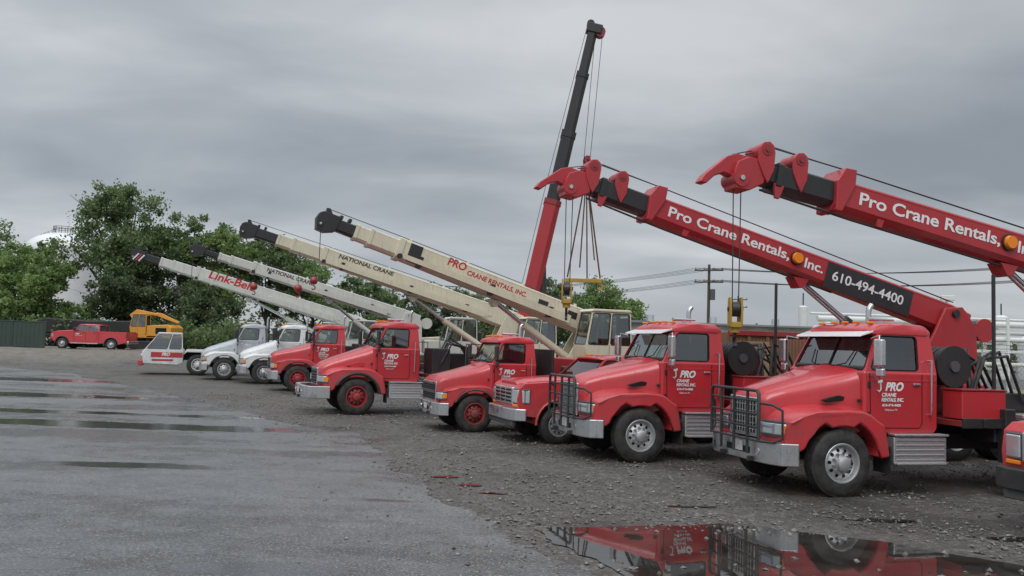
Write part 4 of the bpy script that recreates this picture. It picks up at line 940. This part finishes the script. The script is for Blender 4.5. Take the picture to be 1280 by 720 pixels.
def upole(x,y,h=10.2):
    e=empty('utility_pole',(x,y,0),-20); cyl('pole',(0,0,0),(0,0,h),.16,'wood',e,12,.11)
    for z in(h-.5,h-1.5): box('crossarm',(0,-.14,z),(2.4,.1,.12),'wood',e,.01)
    for z in(h-.5,h-1.5):
        for xx in(-1.1,-.4,.4,1.1): cyl('insulator',(xx,-.14,z+.06),(xx,-.14,z+.22),.04,'grey',e,8)
    cyl('transformer',(.32,-.1,h-3.0),(.32,-.1,h-2.1),.22,'grey',e,16)
    return e
for p in [(16.6,70),(44,54),(-14,98)]: upole(*p,h=9.4)
upole(30,110,9.5)
pw=empty('power_lines',(0,0,0))
for z in(9.1,8.1):
    for k in(-1.1,-.4,.4,1.1):
        rope('wire',(16.6+k*.9,70-k*.3,z),(44+k*.9,54-k*.3,z+.6),.018,'rope',pw,sag=.9)
        rope('wire',(16.6+k*.9,70-k*.3,z),(-14+k*.9,98-k*.3,z),.015,'rope',pw,sag=1.2)
lp=empty('light_tower',(22,42,0)); cyl('mast',(0,0,0),(0,0,5.2),.07,'white',lp,10); box('lamp_head',(0,-.1,5.2),(.7,.2,.25),'white',lp,.03); box('base',(0,0,.2),(.7,.7,.4),'grey',lp,.03)
# ============================================================ WORLD / LIGHT
w=bpy.data.worlds.new("World"); S.world=w; w.use_nodes=True; nt=w.node_tree; nt.nodes.clear()
out=nt.nodes.new('ShaderNodeOutputWorld'); bg=nt.nodes.new('ShaderNodeBackground'); bg.inputs[1].default_value=.112; nt.links.new(bg.outputs[0],out.inputs[0])
sky=nt.nodes.new('ShaderNodeTexSky'); sky.sky_type='NISHITA'; sky.sun_disc=False; sky.sun_elevation=rad(50); sky.sun_rotation=rad(200)
tc=nt.nodes.new('ShaderNodeTexCoord'); sp=nt.nodes.new('ShaderNodeSeparateXYZ'); nt.links.new(tc.outputs['Generated'],sp.inputs[0])
z=math2(nt,'MAXIMUM',sp.outputs[2],0.0); zz=math2(nt,'ADD',z,.20)
cx=nt.nodes.new('ShaderNodeCombineXYZ'); nt.links.new(math2(nt,'DIVIDE',sp.outputs[0],zz),cx.inputs[0]); nt.links.new(math2(nt,'DIVIDE',sp.outputs[1],zz),cx.inputs[1])
mp=nt.nodes.new('ShaderNodeMapping'); nt.links.new(cx.outputs[0],mp.inputs[0]); mp.inputs['Rotation'].default_value=(0,0,rad(-26)); mp.inputs['Scale'].default_value=(.6,1.0,1); mp.inputs['Location'].default_value=(3.1,1.7,0)
n1=noisen(nt,1.2,7,.47,mp.outputs[0],.4); n2=noisen(nt,.55,3,.5,mp.outputs[0],.3); n3=noisen(nt,3.2,5,.5,mp.outputs[0],.5)
f=math2(nt,'ADD',math2(nt,'ADD',math2(nt,'MULTIPLY',n1,.45),math2(nt,'MULTIPLY',n2,.43)),math2(nt,'MULTIPLY',n3,.12))
c=ramp(nt,f,[(.40,(2.5,2.78,3.12)),(.47,(3.2,3.48,3.8)),(.53,(4.1,4.36,4.62)),(.61,(5.6,5.8,6.0))])
hz=mrange(nt,z,.0,.18,.60,0)
c=mixc(nt,hz,c,(4.7,4.98,5.3))
side=mrange(nt,sp.outputs[0],-.55,.4,1.14,.95)
zen=math2(nt,'MULTIPLY',mrange(nt,z,.42,1.0,1.0,4.0),side)
vm=nt.nodes.new('ShaderNodeVectorMath'); vm.operation='SCALE'; nt.links.new(c,vm.inputs[0]); nt.links.new(zen,vm.inputs['Scale'])
col=mixc(nt,.95,sky.outputs[0],vm.outputs[0]); nt.links.new(col,bg.inputs[0])
sd=bpy.data.lights.new('sun','SUN'); sd.energy=1.25; sd.angle=rad(35); sd.color=(1,.97,.93); so=bpy.data.objects.new('sun',sd); COL.objects.link(so)
so.rotation_euler=(rad(40),0,rad(-20))
# ============================================================ CAMERA
cam=bpy.data.cameras.new('camera'); co=bpy.data.objects.new('camera',cam); COL.objects.link(co); S.camera=co
cam.sensor_width=36; cam.lens=29.25; cam.clip_end=8000; cam.clip_start=.1
co.matrix_world=Matrix.Translation((0,0,2.15))@Matrix.Rotation(rad(90+3.85),4,'X')@Matrix.Rotation(rad(1.9),4,'Z')
S.view_settings.view_transform='Standard'; S.view_settings.look='None'; S.view_settings.exposure=0
